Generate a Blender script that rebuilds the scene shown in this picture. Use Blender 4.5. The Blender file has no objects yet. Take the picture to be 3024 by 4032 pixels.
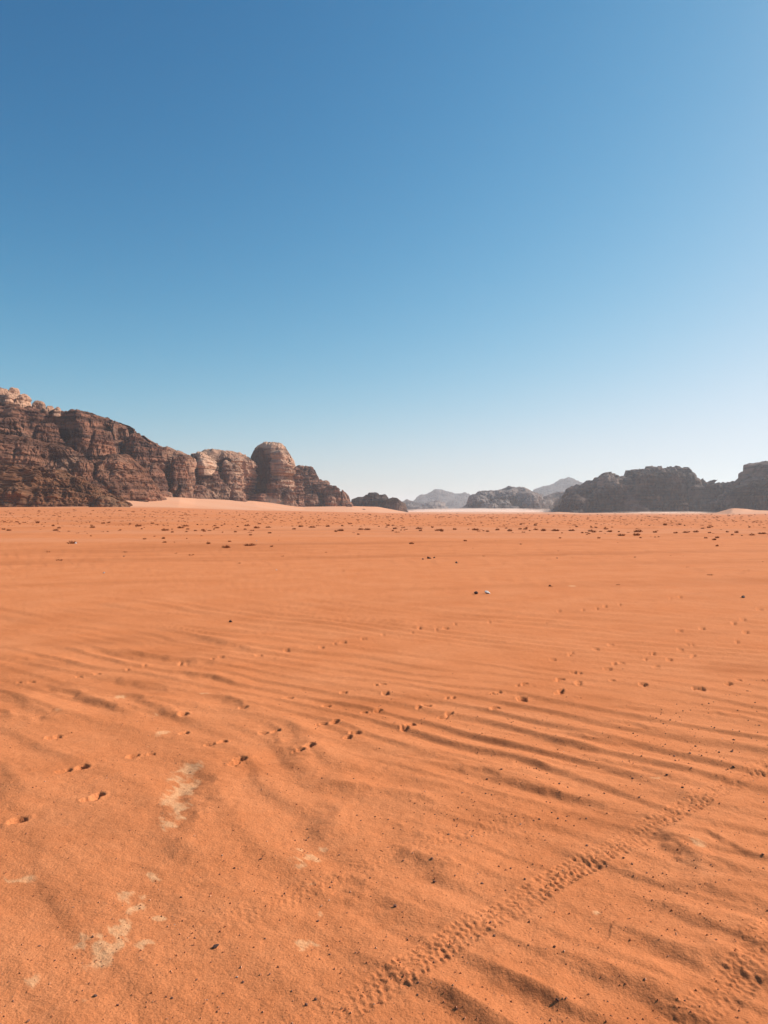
import bpy, math, random
import numpy as np

# ------------------------------------------------------------------ camera, sky, sun, exposure
SC = bpy.context.scene
COL = SC.collection
R = math.radians
F, CX, HY, EYE = 2967.0, 1512.0, 2020.0, 1.65      # focal length / centre / eye level (photo pixels), eye height (m)
SUN_EL, SUN_AZ = 35.0, 66.0                        # degrees above horizon, degrees right of the view

cam_d = bpy.data.cameras.new("camera")
cam_d.sensor_fit = 'HORIZONTAL'
cam_d.sensor_width = 36.0
cam_d.lens = 36.0 * F / 3024.0
cam_d.clip_start = 0.05
cam_d.clip_end = 60000.0
cam = bpy.data.objects.new("camera", cam_d)
COL.objects.link(cam)
cam.location = (0, 0, EYE)
cam.rotation_euler = (R(90) + 4.0 / F, 0, 0)
SC.camera = cam

world = bpy.data.worlds.new("World")
SC.world = world
world.use_nodes = True
wn = world.node_tree
wn.nodes.clear()
sky = wn.nodes.new('ShaderNodeTexSky')
sky.sky_type = 'NISHITA'
sky.sun_disc = False
sky.sun_elevation = R(SUN_EL)
sky.sun_rotation = R(SUN_AZ)
sky.altitude = 800
sky.air_density = 1.0
sky.dust_density = 1.2
sky.ozone_density = 1.6
sep = wn.nodes.new('ShaderNodeSeparateColor')
comb = wn.nodes.new('ShaderNodeCombineColor')
wn.links.new(sky.outputs[0], sep.inputs[0])
def wmath(op, a, b):
    m = wn.nodes.new('ShaderNodeMath')
    m.operation = op
    for i_, v_ in enumerate((a, b)):
        if hasattr(v_, 'links'):
            wn.links.new(v_, m.inputs[i_])
        else:
            m.inputs[i_].default_value = v_
    return m.outputs[0]
for i_, (top_, c_, pow_) in enumerate(((0.665, 9.6, 2.5), (0.825, 3.85, 1.62), (0.95, 2.95, 1.5))):   # one film-like response on the whole sky
    x_ = wmath('MULTIPLY', sep.outputs[i_], 0.1)
    y_ = wmath('MULTIPLY', wmath('POWER', x_, pow_), -c_)
    e_ = wmath('SUBTRACT', 1.0, wmath('POWER', math.e, y_))
    wn.links.new(wmath('MULTIPLY', e_, top_ * 10), comb.inputs[i_])
bg = wn.nodes.new('ShaderNodeBackground')
bg.inputs['Strength'].default_value = 0.0707
wo = wn.nodes.new('ShaderNodeOutputWorld')
wn.links.new(comb.outputs[0], bg.inputs['Color'])
wn.links.new(bg.outputs[0], wo.inputs['Surface'])

sun_d = bpy.data.lights.new("sun", 'SUN')
sun_d.energy = 5.0
sun_d.angle = R(0.53)
sun_d.color = (1.0, 0.93, 0.84)
sun = bpy.data.objects.new("sun", sun_d)
COL.objects.link(sun)
sun.rotation_euler = (R(90 - SUN_EL), 0, R(-SUN_AZ) + math.pi)   # the lamp shines from ahead and right of the camera

SC.view_settings.view_transform = 'Standard'
SC.view_settings.look = 'None'
SC.view_settings.exposure = 0.5
SC.view_settings.gamma = 1.0
SC.view_settings.use_curve_mapping = False
SC.render.engine = 'CYCLES'
SC.cycles.max_bounces = 6
SC.cycles.volume_bounces = 1
SC.cycles.use_denoising = True

# ------------------------------------------------------------------ numpy noise
def _h(ix, iy, iz, seed):
    h = (ix.astype(np.int64) * 374761393 + iy.astype(np.int64) * 668265263
         + iz.astype(np.int64) * 2147483647 + seed * 974634777) & 0xffffffff
    h = ((h ^ (h >> 13)) * 1274126177) & 0xffffffff
    h = ((h ^ (h >> 15)) * 2246822519) & 0xffffffff
    return ((h ^ (h >> 16)) & 0xffffff) / float(0xffffff) * 2 - 1

def n3(x, y, z, seed=0):
    x, y, z = np.broadcast_arrays(np.asarray(x, float), np.asarray(y, float), np.asarray(z, float))
    fx, fy, fz = np.floor(x), np.floor(y), np.floor(z)
    ux, uy, uz = x - fx, y - fy, z - fz
    ux, uy, uz = [t * t * t * (t * (t * 6 - 15) + 10) for t in (ux, uy, uz)]
    r = 0
    for a in (0, 1):
        wa = ux if a else 1 - ux
        for b in (0, 1):
            wb = uy if b else 1 - uy
            for c in (0, 1):
                wc = uz if c else 1 - uz
                r = r + wa * wb * wc * _h(fx + a, fy + b, fz + c, seed)
    return r

def n2(x, y, seed=0):
    x, y = np.broadcast_arrays(np.asarray(x, float), np.asarray(y, float))
    fx, fy = np.floor(x), np.floor(y)
    ux, uy = x - fx, y - fy
    ux, uy = [t * t * t * (t * (t * 6 - 15) + 10) for t in (ux, uy)]
    z = np.zeros_like(fx)
    r = 0
    for a in (0, 1):
        wa = ux if a else 1 - ux
        for b in (0, 1):
            wb = uy if b else 1 - uy
            r = r + wa * wb * _h(fx + a, fy + b, z, seed)
    return r

def fb2(x, y, o=4, seed=0, g=0.5):
    s, a, t = 0, 1.0, 0
    for i in range(o):
        s = s + a * n2(x * 2 ** i + 17.3 * i, y * 2 ** i - 9.1 * i, seed + i)
        t += a
        a *= g
    return s / t

def fb3(x, y, z, o=4, seed=0, g=0.5):
    s, a, t = 0, 1.0, 0
    for i in range(o):
        s = s + a * n3(x * 2 ** i + 17.3 * i, y * 2 ** i - 9.1 * i, z * 2 ** i + 4.7 * i, seed + i)
        t += a
        a *= g
    return s / t

def sst(a, b, x):
    t = np.clip((x - a) / (b - a), 0, 1)
    return t * t * (3 - 2 * t)

# ------------------------------------------------------------------ object helpers
def mesh_from(name, co, faces, smooth=True):
    me = bpy.data.meshes.new(name)
    co = np.asarray(co, dtype=np.float32)
    faces = np.asarray(faces, dtype=np.int32)
    k = faces.shape[1]
    me.vertices.add(len(co))
    me.vertices.foreach_set('co', co.ravel())
    me.loops.add(faces.size)
    me.loops.foreach_set('vertex_index', faces.ravel())
    me.polygons.add(len(faces))
    me.polygons.foreach_set('loop_start', np.arange(0, faces.size, k, dtype=np.int32))
    me.polygons.foreach_set('use_smooth', np.full(len(faces), smooth, dtype=bool))
    me.update(calc_edges=True)
    me.validate()
    return me

def attr(me, name, v):
    a = me.attributes.new(name, 'FLOAT', 'POINT')
    a.data.foreach_set('value', np.asarray(v, dtype=np.float32))

def link(name, me, mat=None, parent=None, loc=None):
    o = bpy.data.objects.new(name, me)
    if mat is not None and len(me.materials) == 0:
        me.materials.append(mat)
    COL.objects.link(o)
    if parent is not None:
        o.parent = parent
    if loc is not None:
        o.location = loc
    return o

def tag(o, label=None, cat=None, group=None, kind=None):
    for k, v in (('label', label), ('category', cat), ('group', group), ('kind', kind)):
        if v:
            o[k] = v
    return o

# ------------------------------------------------------------------ materials
def newmat(name):
    m = bpy.data.materials.new(name)
    m.use_nodes = True
    nt = m.node_tree
    b = nt.nodes['Principled BSDF']
    b.inputs['Roughness'].default_value = 0.9
    b.inputs['Specular IOR Level'].default_value = 0.15
    return m, nt, b

def N(nt, kind, **kw):
    n = nt.nodes.new(kind)
    for k, v in kw.items():
        if k in ('operation', 'blend_type', 'data_type', 'feature', 'attribute_name', 'noise_dimensions'):
            setattr(n, k, v)
        else:
            n.inputs[k].default_value = v
    return n

def mixc(nt, fac, a, b, blend='MIX'):
    m = nt.nodes.new('ShaderNodeMix')
    m.data_type = 'RGBA'
    m.blend_type = blend
    for idx, v in ((0, fac), (6, a), (7, b)):
        if hasattr(v, 'links'):
            nt.links.new(v, m.inputs[idx])
        else:
            m.inputs[idx].default_value = v
    return m.outputs[2]

def ramp(nt, src, p0, p1):
    r = nt.nodes.new('ShaderNodeMapRange')
    r.inputs['From Min'].default_value = p0
    r.inputs['From Max'].default_value = p1
    nt.links.new(src, r.inputs['Value'])
    return r.outputs[0]

def math_(nt, op, a, b=0.0):
    m = nt.nodes.new('ShaderNodeMath')
    m.operation = op
    for i, v in enumerate((a, b)):
        if hasattr(v, 'links'):
            nt.links.new(v, m.inputs[i])
        else:
            m.inputs[i].default_value = v
    return m.outputs[0]

def noise(nt, vec, scale, detail=4, rough=0.55):
    n = nt.nodes.new('ShaderNodeTexNoise')
    n.inputs['Scale'].default_value = scale
    n.inputs['Detail'].default_value = detail
    n.inputs['Roughness'].default_value = rough
    nt.links.new(vec, n.inputs['Vector'])
    return n.outputs['Fac']

def c4(r, g, b):
    return (r, g, b, 1.0)

def sand_material():
    m, nt, b = newmat('red_sand')
    tc = nt.nodes.new('ShaderNodeTexCoord')
    P = tc.outputs['Object']
    pale = N(nt, 'ShaderNodeAttribute', attribute_name='pale').outputs['Fac']
    dust = N(nt, 'ShaderNodeAttribute', attribute_name='dust').outputs['Fac']
    deep = N(nt, 'ShaderNodeAttribute', attribute_name='coarse').outputs['Fac']
    big = noise(nt, P, 0.9, 5, 0.6)
    mid = noise(nt, P, 14.0, 4, 0.6)
    fine = noise(nt, P, 120.0, 3, 0.6)
    grain = noise(nt, P, 420.0, 2, 0.6)
    col = mixc(nt, ramp(nt, big, 0.3, 0.72), c4(*SAND_A), c4(*SAND_B))
    col = mixc(nt, math_(nt, 'MULTIPLY', ramp(nt, mid, 0.35, 0.75), 0.35), col, c4(*SAND_C))
    col = mixc(nt, math_(nt, 'MULTIPLY', ramp(nt, fine, 0.54, 0.70), 0.50), col, c4(0.25, 0.080, 0.028))
    col = mixc(nt, math_(nt, 'MULTIPLY', ramp(nt, grain, 0.58, 0.68), 0.45), col, c4(0.16, 0.05, 0.02))
    col = mixc(nt, math_(nt, 'MULTIPLY', ramp(nt, grain, 0.40, 0.30), 0.30), col, c4(0.66, 0.33, 0.17))
    col = mixc(nt, math_(nt, 'MULTIPLY', deep, 0.7), col, c4(0.36, 0.108, 0.036))
    col = mixc(nt, pale, col, c4(0.67, 0.345, 0.168))
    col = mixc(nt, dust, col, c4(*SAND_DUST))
    nt.links.new(col, b.inputs['Base Color'])
    b.inputs['Roughness'].default_value = 1.0
    b.inputs['Specular IOR Level'].default_value = 0.05
    bm1 = N(nt, 'ShaderNodeBump', Strength=0.75, Distance=0.006)
    nt.links.new(noise(nt, P, 90.0, 4, 0.65), bm1.inputs['Height'])
    bm2 = N(nt, 'ShaderNodeBump', Strength=0.5, Distance=0.002)
    nt.links.new(grain, bm2.inputs['Height'])
    nt.links.new(bm1.outputs[0], bm2.inputs['Normal'])
    bm3 = N(nt, 'ShaderNodeBump', Strength=0.35, Distance=0.02)
    nt.links.new(noise(nt, P, 16.0, 3, 0.6), bm3.inputs['Height'])
    nt.links.new(bm2.outputs[0], bm3.inputs['Normal'])
    nt.links.new(bm3.outputs[0], b.inputs['Normal'])
    return m

SAND_A = (0.580, 0.192, 0.070)
SAND_B = (0.640, 0.238, 0.098)
SAND_C = (0.485, 0.138, 0.044)
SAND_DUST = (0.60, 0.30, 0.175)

def rock_material(name, dark, mid, light, band=0.16, scale=1.0, bump=1.0):
    m, nt, b = newmat(name)
    tc = nt.nodes.new('ShaderNodeTexCoord')
    P = tc.outputs['Object']
    mp = nt.nodes.new('ShaderNodeMapping')
    mp.inputs['Scale'].default_value = (0.06 * scale, 0.06 * scale, 1.0 * scale)
    nt.links.new(P, mp.inputs['Vector'])
    st = noise(nt, mp.outputs[0], band * 2.2, 6, 0.62)
    mv = nt.nodes.new('ShaderNodeMapping')
    mv.inputs['Scale'].default_value = (1.0 * scale, 1.0 * scale, 0.16 * scale)
    nt.links.new(P, mv.inputs['Vector'])
    vs = noise(nt, mv.outputs[0], 0.09, 5, 0.6)
    blotch = noise(nt, P, 0.035 * scale, 5, 0.6)
    pale = N(nt, 'ShaderNodeAttribute', attribute_name='pale').outputs['Fac']
    warm = N(nt, 'ShaderNodeAttribute', attribute_name='warm').outputs['Fac']
    col = mixc(nt, ramp(nt, st, 0.44, 0.60), c4(*dark), c4(*mid))
    col = mixc(nt, math_(nt, 'MULTIPLY', ramp(nt, vs, 0.50, 0.66), 0.55), col, c4(*[v * 0.62 for v in dark]))
    col = mixc(nt, math_(nt, 'MULTIPLY', ramp(nt, blotch, 0.52, 0.68), 0.45), col, c4(*light))
    col = mixc(nt, warm, col, c4(0.19, 0.078, 0.036))
    pm = math_(nt, 'MULTIPLY', pale, ramp(nt, st, 0.30, 0.5))
    col = mixc(nt, pm, col, c4(*light))
    shade_fac = N(nt, 'ShaderNodeAttribute', attribute_name='painted_shade').outputs['Fac']
    col = mixc(nt, math_(nt, 'MULTIPLY', shade_fac, .93), col, c4(*[v * 0.62 for v in dark]))  # shade painted into the rock colour, in hollows and on chosen left faces
    nt.links.new(col, b.inputs['Base Color'])
    b.inputs['Roughness'].default_value = 0.95
    bp = N(nt, 'ShaderNodeBump', Strength=0.8 * bump, Distance=1.2 / scale)
    nt.links.new(noise(nt, mp.outputs[0], 0.7, 5, 0.65), bp.inputs['Height'])
    b2 = N(nt, 'ShaderNodeBump', Strength=0.7 * bump, Distance=1.0 / scale)
    nt.links.new(noise(nt, P, 0.35 * scale, 5, 0.65), b2.inputs['Height'])
    nt.links.new(bp.outputs[0], b2.inputs['Normal'])
    nt.links.new(b2.outputs[0], b.inputs['Normal'])
    return m

M_SAND = sand_material()
M_CLIFF = rock_material('red_sandstone', (0.068, 0.029, 0.019), (0.25, 0.108, 0.062), (0.44, 0.25, 0.16))
M_TOWER = rock_material('banded_sandstone', (0.080, 0.035, 0.024), (0.31, 0.148, 0.092), (0.50, 0.305, 0.20))
M_RUBBLE = rock_material('rubble_sandstone', (0.048, 0.020, 0.011), (0.215, 0.088, 0.040), (0.31, 0.17, 0.095), scale=2.0)
M_DARK = rock_material('dark_varnished_rock', (0.019, 0.015, 0.014), (0.072, 0.043, 0.032), (0.28, 0.19, 0.145))
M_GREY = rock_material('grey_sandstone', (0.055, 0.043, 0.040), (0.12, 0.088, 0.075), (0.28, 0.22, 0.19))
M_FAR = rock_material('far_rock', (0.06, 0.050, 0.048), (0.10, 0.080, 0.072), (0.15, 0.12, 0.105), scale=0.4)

# ------------------------------------------------------------------ terrain (large shapes)
T_PX = [0, 450, 560, 700, 760, 1000, 1200, 1390, 1480, 1600, 1800, 2140, 2200, 2300, 2780, 2830, 2888, 2930, 2967, 3024]
T_D1 = [480, 480, 500, 520, 540, 600, 700, 800, 850, 950, 1000, 1000, 960, 900, 850, 800, 760, 760, 760, 760]
T_Y1 = [1993, 1993, 1994, 1998, 2000, 2008, 2012, 2016, 2018, 2021, 2022, 2023, 2023, 2025, 2025, 2025, 2025, 2024, 2023, 2022]
T_D2 = [510, 560, 600, 640, 680, 800, 900, 950, 1040, 1010, 1050, 1050, 1010, 950, 900, 840, 820, 820, 830, 840]
T_Y2 = [1988, 1951, 1955, 1958, 1963, 1972, 1995, 1993, 1995, 2018, 2019, 2020, 2017, 2022, 2023, 2020, 2001, 2003, 2009, 2011]

def macro(x, y):
    x = np.asarray(x, float)
    y = np.asarray(y, float)
    r = np.hypot(x, y)
    az = np.clip(np.arctan2(x, y), R(-34), R(34))
    D = np.maximum(r * np.cos(az), 0.01)
    px = CX + F * np.tan(az)
    w = 14.0 * n2(D / 60.0, px / 300.0, 5)
    pxw = px + w * sst(300, 600, D)
    d1 = np.interp(pxw, T_PX, T_D1)
    y1 = np.interp(pxw, T_PX, T_Y1)
    d2 = np.interp(pxw, T_PX, T_D2)
    y2 = np.interp(pxw, T_PX, T_Y2)
    z1 = EYE + (HY - y1) / F * d1
    z2 = EYE + (HY - y2) / F * d2
    zf = EYE + 12.0 / F * 4000
    z = z1 * np.clip((D - 60) / (d1 - 60), 0, 1) ** 1.6
    t = np.clip((D - d1) / (d2 - d1), 0, 1)
    z = z + (z2 - z1) * (0.75 * t + 0.25 * t * t * (3 - 2 * t))
    z = z + (zf - z2) * np.clip((D - d2) / (4000 - d2), 0, 1)
    # soft swells of the plain
    z = z + 0.05 * sst(9, 30, r) * fb2(x / 14.0, y / 9.0, 3, 11) * (1 - 0.8 * sst(300, 500, r))
    z = z + 0.10 * sst(40, 110, r) * fb2(x / 46.0, y / 26.0, 2, 12)
    return z

def gpt(px, py):
    """photo pixel -> point on the (large shape) ground"""
    Y = py - HY
    if Y > 140:
        D = F * EYE / Y
        return ((px - CX) / F * D, D)
    Ds = np.geomspace(10, 1500, 1500)
    xs = (px - CX) / F * Ds
    zz = macro(xs, Ds)
    pr = HY + (EYE - zz) / Ds * F
    k = np.argmax(pr <= py)
    D = Ds[k]
    return ((px - CX) / F * D, D)

# ------------------------------------------------------------------ ground relief
CRESTS = [  # crest lines of the small dunes (photo pixels on the ground), amplitude m, lee width m, windward width m
    ([(2198, 3694), (2277, 3767), (2381, 3803), (2563, 3870), (2715, 3931), (2806, 3985), (3024, 4040)], .028, .13, .22),
    ([(1859, 3755), (1950, 3780), (2016, 3815), (2095, 3876), (2217, 3937), (2308, 3998), (2420, 4080)], .026, .13, .20),
    ([(1600, 3870), (1760, 3910), (1880, 3950), (2016, 4025), (2100, 4080)], .022, .12, .18),
    ([(2420, 3640), (2563, 3682), (2703, 3724), (2867, 3779), (3024, 3834), (3150, 3870)], .027, .13, .20),
    ([(2560, 3530), (2684, 3572), (2867, 3633), (2988, 3682), (3150, 3750)], .024, .12, .18),
    ([(2560, 3440), (2715, 3469), (2867, 3511), (3024, 3572), (3150, 3620)], .024, .11, .17),
    ([(2480, 3230), (2600, 3275), (2684, 3335), (2836, 3400), (3024, 3457), (3150, 3500)], .028, .12, .18),
    ([(2560, 3235), (2776, 3270), (2928, 3341), (3024, 3390), (3150, 3440)], .014, .08, .14),
    ([(2200, 3345), (2247, 3354), (2441, 3408), (2563, 3457)], .012, .09, .14),
    ([(1540, 3330), (1600, 3350), (1677, 3384), (1798, 3439), (1900, 3470)], .024, .13, .18),
    ([(1370, 3430), (1458, 3493), (1585, 3548), (1677, 3585), (1800, 3620)], .030, .15, .20),
    ([(1840, 3020), (2016, 3058), (2229, 3118), (2381, 3149), (2500, 3190)], .022, .10, .18),
    ([(1780, 3150), (1900, 3180), (2050, 3225), (2200, 3250)], .012, .10, .16),
    ([(1500, 3230), (1620, 3260), (1760, 3310)], .010, .10, .16),
    ([(1900, 2960), (2016, 2985), (2229, 3030), (2380, 3050)], .018, .10, .16),
    ([(2229, 2966), (2441, 2997), (2600, 3020)], .016, .10, .16),
    ([(2526, 3009), (2672, 3058), (2800, 3090)], .018, .10, .16),
    ([(2600, 3120), (2760, 3160), (2900, 3200)], .010, .10, .16),
    ([(2290, 2802), (2441, 2839), (2593, 2863), (2800, 2900)], .020, .10, .18),
    ([(2380, 2766), (2563, 2790), (2660, 2805)], .014, .09, .16),
    ([(2660, 2778), (2897, 2815), (3060, 2850)], .016, .10, .17),
    ([(2198, 2863), (2381, 2912), (2550, 2940)], .022, .10, .17),
    ([(2080, 2900), (2240, 2930), (2400, 2965)], .014, .10, .16),
    ([(1706, 3000), (1780, 3006), (1858, 3021), (2016, 3070)], .022, .11, .18),
    ([(1555, 3064), (1737, 3088), (1850, 3110)], .015, .10, .16),
    ([(1500, 3100), (1634, 3130), (1760, 3160)], .015, .10, .16),
    ([(1281, 3090), (1403, 3094), (1470, 3105)], .030, .15, .20),
    ([(1008, 2815), (1080, 2840), (1123, 2870), (1160, 2900), (1208, 2972), (1240, 3040), (1280, 3080)], .022, .15, .20),
    ([(1290, 3120), (1325, 3190), (1335, 3270), (1360, 3340)], .022, .18, .20),
    ([(182, 2687), (304, 2723), (425, 2760), (571, 2827)], .028, .13, .22),
    ([(498, 2717), (608, 2766), (705, 2802), (760, 2840)], .024, .13, .20),
    ([(863, 2730), (966, 2772), (1010, 2800)], .022, .12, .20),
    ([(-60, 2715), (122, 2766), (243, 2815), (330, 2850)], .022, .13, .20),
    ([(-60, 2760), (50, 2800), (122, 2851)], .018, .12, .20),
    ([(425, 2657), (608, 2705), (760, 2740)], .018, .12, .20),
    ([(243, 2572), (425, 2556), (600, 2580), (760, 2600), (920, 2630)], .026, .16, .26),
    ([(-60, 2575), (60, 2580), (190, 2600), (330, 2625)], .022, .15, .26),
    ([(729, 2500), (912, 2535), (1050, 2570)], .020, .13, .22),
    ([(660, 2638), (850, 2663), (980, 2690)], .022, .12, .20),
    ([(560, 2680), (700, 2690), (800, 2715)], .012, .12, .20),
    ([(820, 2985), (842, 3060), (822, 3150), (780, 3260), (745, 3330)], .024, .15, .22),
    ([(40, 2960), (75, 3030), (100, 3120), (90, 3220)], .020, .20, .22),
    ([(740, 3290), (790, 3350), (800, 3430)], .016, .16, .18),
    ([(640, 3100), (560, 3230)], .006, .16, .18),
    ([(1000, 3560), (1200, 3640), (1400, 3700)], .008, .14, .2),
    ([(60, 3480), (260, 3500), (460, 3560)], .008, .14, .2),
]

PRINTS = [(213, 2901, 1.15), (73, 3228, 1.2), (723, 2815, 1.2), (948, 2991, 1.1), (922, 3009, .9), (389, 3130, 1.0), (356, 3147, .95),
    (328, 3020, .95), (265, 3033, .6), (238, 3040, .6), (523, 2972, .85), (595, 2963, .6), (875, 2921, .8), (818, 2932, .6), (838, 2930, .4),
    (957, 2787, .9), (723, 2883, .9), (565, 2624, .9), (501, 2641, .6), (532, 2636, .5), (708, 2612, .9), (732, 2619, .7), (838, 2598, .7),
    (870, 2590, .8), (905, 2581, .9), (310, 2666, .7), (318, 2670, .5), (383, 2657, .7), (128, 2687, .7), (73, 2690, .6), (84, 2697, .5),
    (1139, 2746, 1.1), (1120, 2748, .7), (1354, 2728, .9), (1284, 2780, .8), (1506, 2696, .8), (1482, 2698, .5), (1682, 2778, 1.0), (1648, 2786, .6),
    (1488, 2799, .9), (1433, 2805, .8), (1318, 2842, .95), (1269, 2848, .8), (1248, 2851, .5), (1399, 2887, 1.0), (1371, 2903, 1.0), (1616, 2853, 1.1), (1596, 2867, .9),
    (1768, 2811, 1.0), (1745, 2822, .9), (1950, 2786, 1.0), (1940, 2793, .7), (1218, 2945, 1.0), (1182, 2960, .8), (1160, 2966, .5), (1087, 2877, .8), (1035, 2884, .8),
    (1518, 2734, .9), (1786, 2747, .7), (1760, 2750, .5), (1962, 2726, .9), (1938, 2732, .7),
    (1020, 2579, 1.0), (1130, 2558, .9), (1088, 2566, .7), (1172, 2547, .7), (1266, 2547, .9), (1348, 2530, .9), (1320, 2533, .7), (1445, 2514, .9), (1425, 2517, .7),
    (1506, 2499, .8), (1572, 2501, .7), (1625, 2488, .9), (1649, 2474, 1.0), (1755, 2473, 1.1), (1720, 2477, .6), (1795, 2456, .8), (1815, 2459, .7), (1890, 2452, .9), (1925, 2451, .8),
    (2031, 2429, 1.1), (2052, 2434, .7), (2132, 2422, .9), (2200, 2404, .9), (2230, 2413, .7), (2296, 2402, 1.0), (2320, 2398, .7), (2382, 2388, .9), (2350, 2395, .7), (2441, 2380, .7),
    (2597, 2361, 1.0), (2640, 2355, .7), (2679, 2352, 1.1), (2560, 2368, .7),
    (2052, 2748, 1.1), (2058, 2757, .8), (2204, 2675, 1.1), (2190, 2681, .7), (2277, 2685, 1.0), (2277, 2694, 1.0), (2209, 2720, 1.0), (2199, 2728, 1.0), (2065, 2694, .9), (2040, 2698, .5), (2259, 2647, .9), (2285, 2649, .6),
    (2393, 2631, 1.1), (2447, 2608, .9), (2420, 2611, .7), (2344, 2558, 1.0), (2247, 2573, 1.0), (2405, 2538, 1.0), (2587, 2620, .8), (2575, 2626, .6), (2636, 2596, 1.0), (2678, 2558, 1.1),
    (2709, 2540, .8), (2727, 2540, .8), (2727, 2581, 1.1), (2575, 2573, .8), (2555, 2574, .6), (2538, 2593, .8), (2532, 2698, 1.4), (2763, 2717, 1.6), (2740, 2714, 1.0), (2830, 2512, .9), (2766, 2473, 1.1),
    (2936, 2488, 1.1), (3000, 2514, 1.0), (2672, 2483, 1.2), (2174, 2595, .9), (2886, 2452, 1.0), (2900, 2545, .9), (2905, 2528, .8), (2410, 2680, .8), (2870, 2693, 1.1), (2908, 2677, .9),
    (2990, 2400, 1.3), (2890, 2452, 1.1), (2926, 2440, 1.2)]

TRACKS = [  # tyre tracks: centre line, half width m, tread depth m, strength
    ([(1150, 4100), (1269, 4016), (1433, 3918), (1585, 3827), (1737, 3733), (1858, 3663), (1980, 3602), (2065, 3545), (2168, 3475), (2289, 3402),
      (2405, 3345), (2514, 3290), (2581, 3238), (2703, 3179), (2794, 3124), (2897, 3070), (2988, 3027), (3080, 2985), (3300, 2890)], .072, .0054, 1.0),
    ([(2500, 4160), (2660, 4030), (2760, 3965), (2855, 3900), (2905, 3840), (2985, 3755), (3060, 3680), (3200, 3560)], .068, .0050, 0.9),
    ([(700, 3740), (860, 3650), (1040, 3570), (1180, 3510), (1312, 3457), (1464, 3405), (1707, 3318), (1830, 3278), (1980, 3238), (2150, 3180)], .066, .0042, 0.5),
    ([(2450, 3500), (2640, 3370), (2760, 3290), (2900, 3205), (3060, 3110)], .06, .003, 0.35),
]
PANS = [  # pale crusted patches: centre, half width, half height (photo pixels on the ground), strength
    (732, 3035, 58, 42, 1.3), (712, 3110, 58, 60, 1.2), (698, 3195, 52, 55, 1.2), (690, 3235, 40, 40, 1.0), (600, 3450, 52, 28, 1.0), (480, 3540, 60, 36, .85), (560, 3530, 34, 26, .8),
    (540, 3580, 34, 40, 1.05), (480, 3660, 62, 40, 1.15), (372, 3684, 62, 24, 1.0), (300, 3732, 40, 22, .9), (440, 3730, 80, 40, 1.1), (555, 3725, 50, 22, 1.0), (390, 3790, 60, 34, .95),
    (620, 3618, 48, 12, 1.0), (1180, 3345, 30, 12, .9), (1255, 3345, 34, 14, .95), (1200, 3382, 62, 22, 1.1), (1180, 3415, 30, 12, .7), (1228, 3482, 22, 6, .8),
    (1208, 3715, 50, 20, 1.05), (1190, 3738, 20, 14, .9), (470, 2746, 42, 9, 1.0), (605, 2812, 24, 12, 1.0), (640, 2886, 32, 14, .9), (575, 2932, 18, 4, .9),
    (2350, 3598, 18, 12, .9), (2735, 3328, 40, 18, .7), (2590, 3064, 30, 4, 1.0), (2833, 3266, 12, 8, .9), (1262, 3590, 14, 26, .6), (1535, 3670, 18, 8, .6),
    (130, 3860, 40, 40, .55), (340, 3930, 34, 18, .6), (60, 3455, 90, 18, .5), (1068, 3945, 24, 12, .6), (2250, 2306, 18, 3, 1.0), (790, 2732, 40, 3, .7), (250, 2800, 60, 6, .3)]

CRK = 0.92

def polyline_field(x, y, pts):
    """signed distance (positive on the left-hand side), arclength and end distance to a polyline"""
    P = np.array(pts)
    best = np.full(x.shape, 1e9)
    sd = np.zeros_like(x)
    sarc = np.zeros_like(x)
    L = 0.0
    for a, b in zip(P[:-1], P[1:]):
        d = b - a
        l = math.hypot(*d)
        u = d / l
        rx, ry = x - a[0], y - a[1]
        t = rx * u[0] + ry * u[1]
        tc = np.clip(t, 0, l)
        qx, qy = rx - tc * u[0], ry - tc * u[1]
        dist = np.hypot(qx, qy)
        side = u[0] * ry - u[1] * rx
        m = dist < best
        best[m] = dist[m]
        sd[m] = (np.sign(side) * dist)[m]
        sarc[m] = (L + t)[m]
        L += l
    return sd, sarc, L, best

def smooth_poly(px_pts, n=6):
    g = np.array([gpt(*p) for p in px_pts])
    k = len(g)
    out = []
    for i in range(k - 1):
        p0, p1, p2, p3 = g[max(i - 1, 0)], g[i], g[i + 1], g[min(i + 2, k - 1)]
        for j in range(n):
            t = j / n
            out.append(0.5 * ((2 * p1) + (-p0 + p2) * t + (2 * p0 - 5 * p1 + 4 * p2 - p3) * t * t + (-p0 + 3 * p1 - 3 * p2 + p3) * t ** 3))
    out.append(g[-1])
    return np.array(out)

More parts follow.
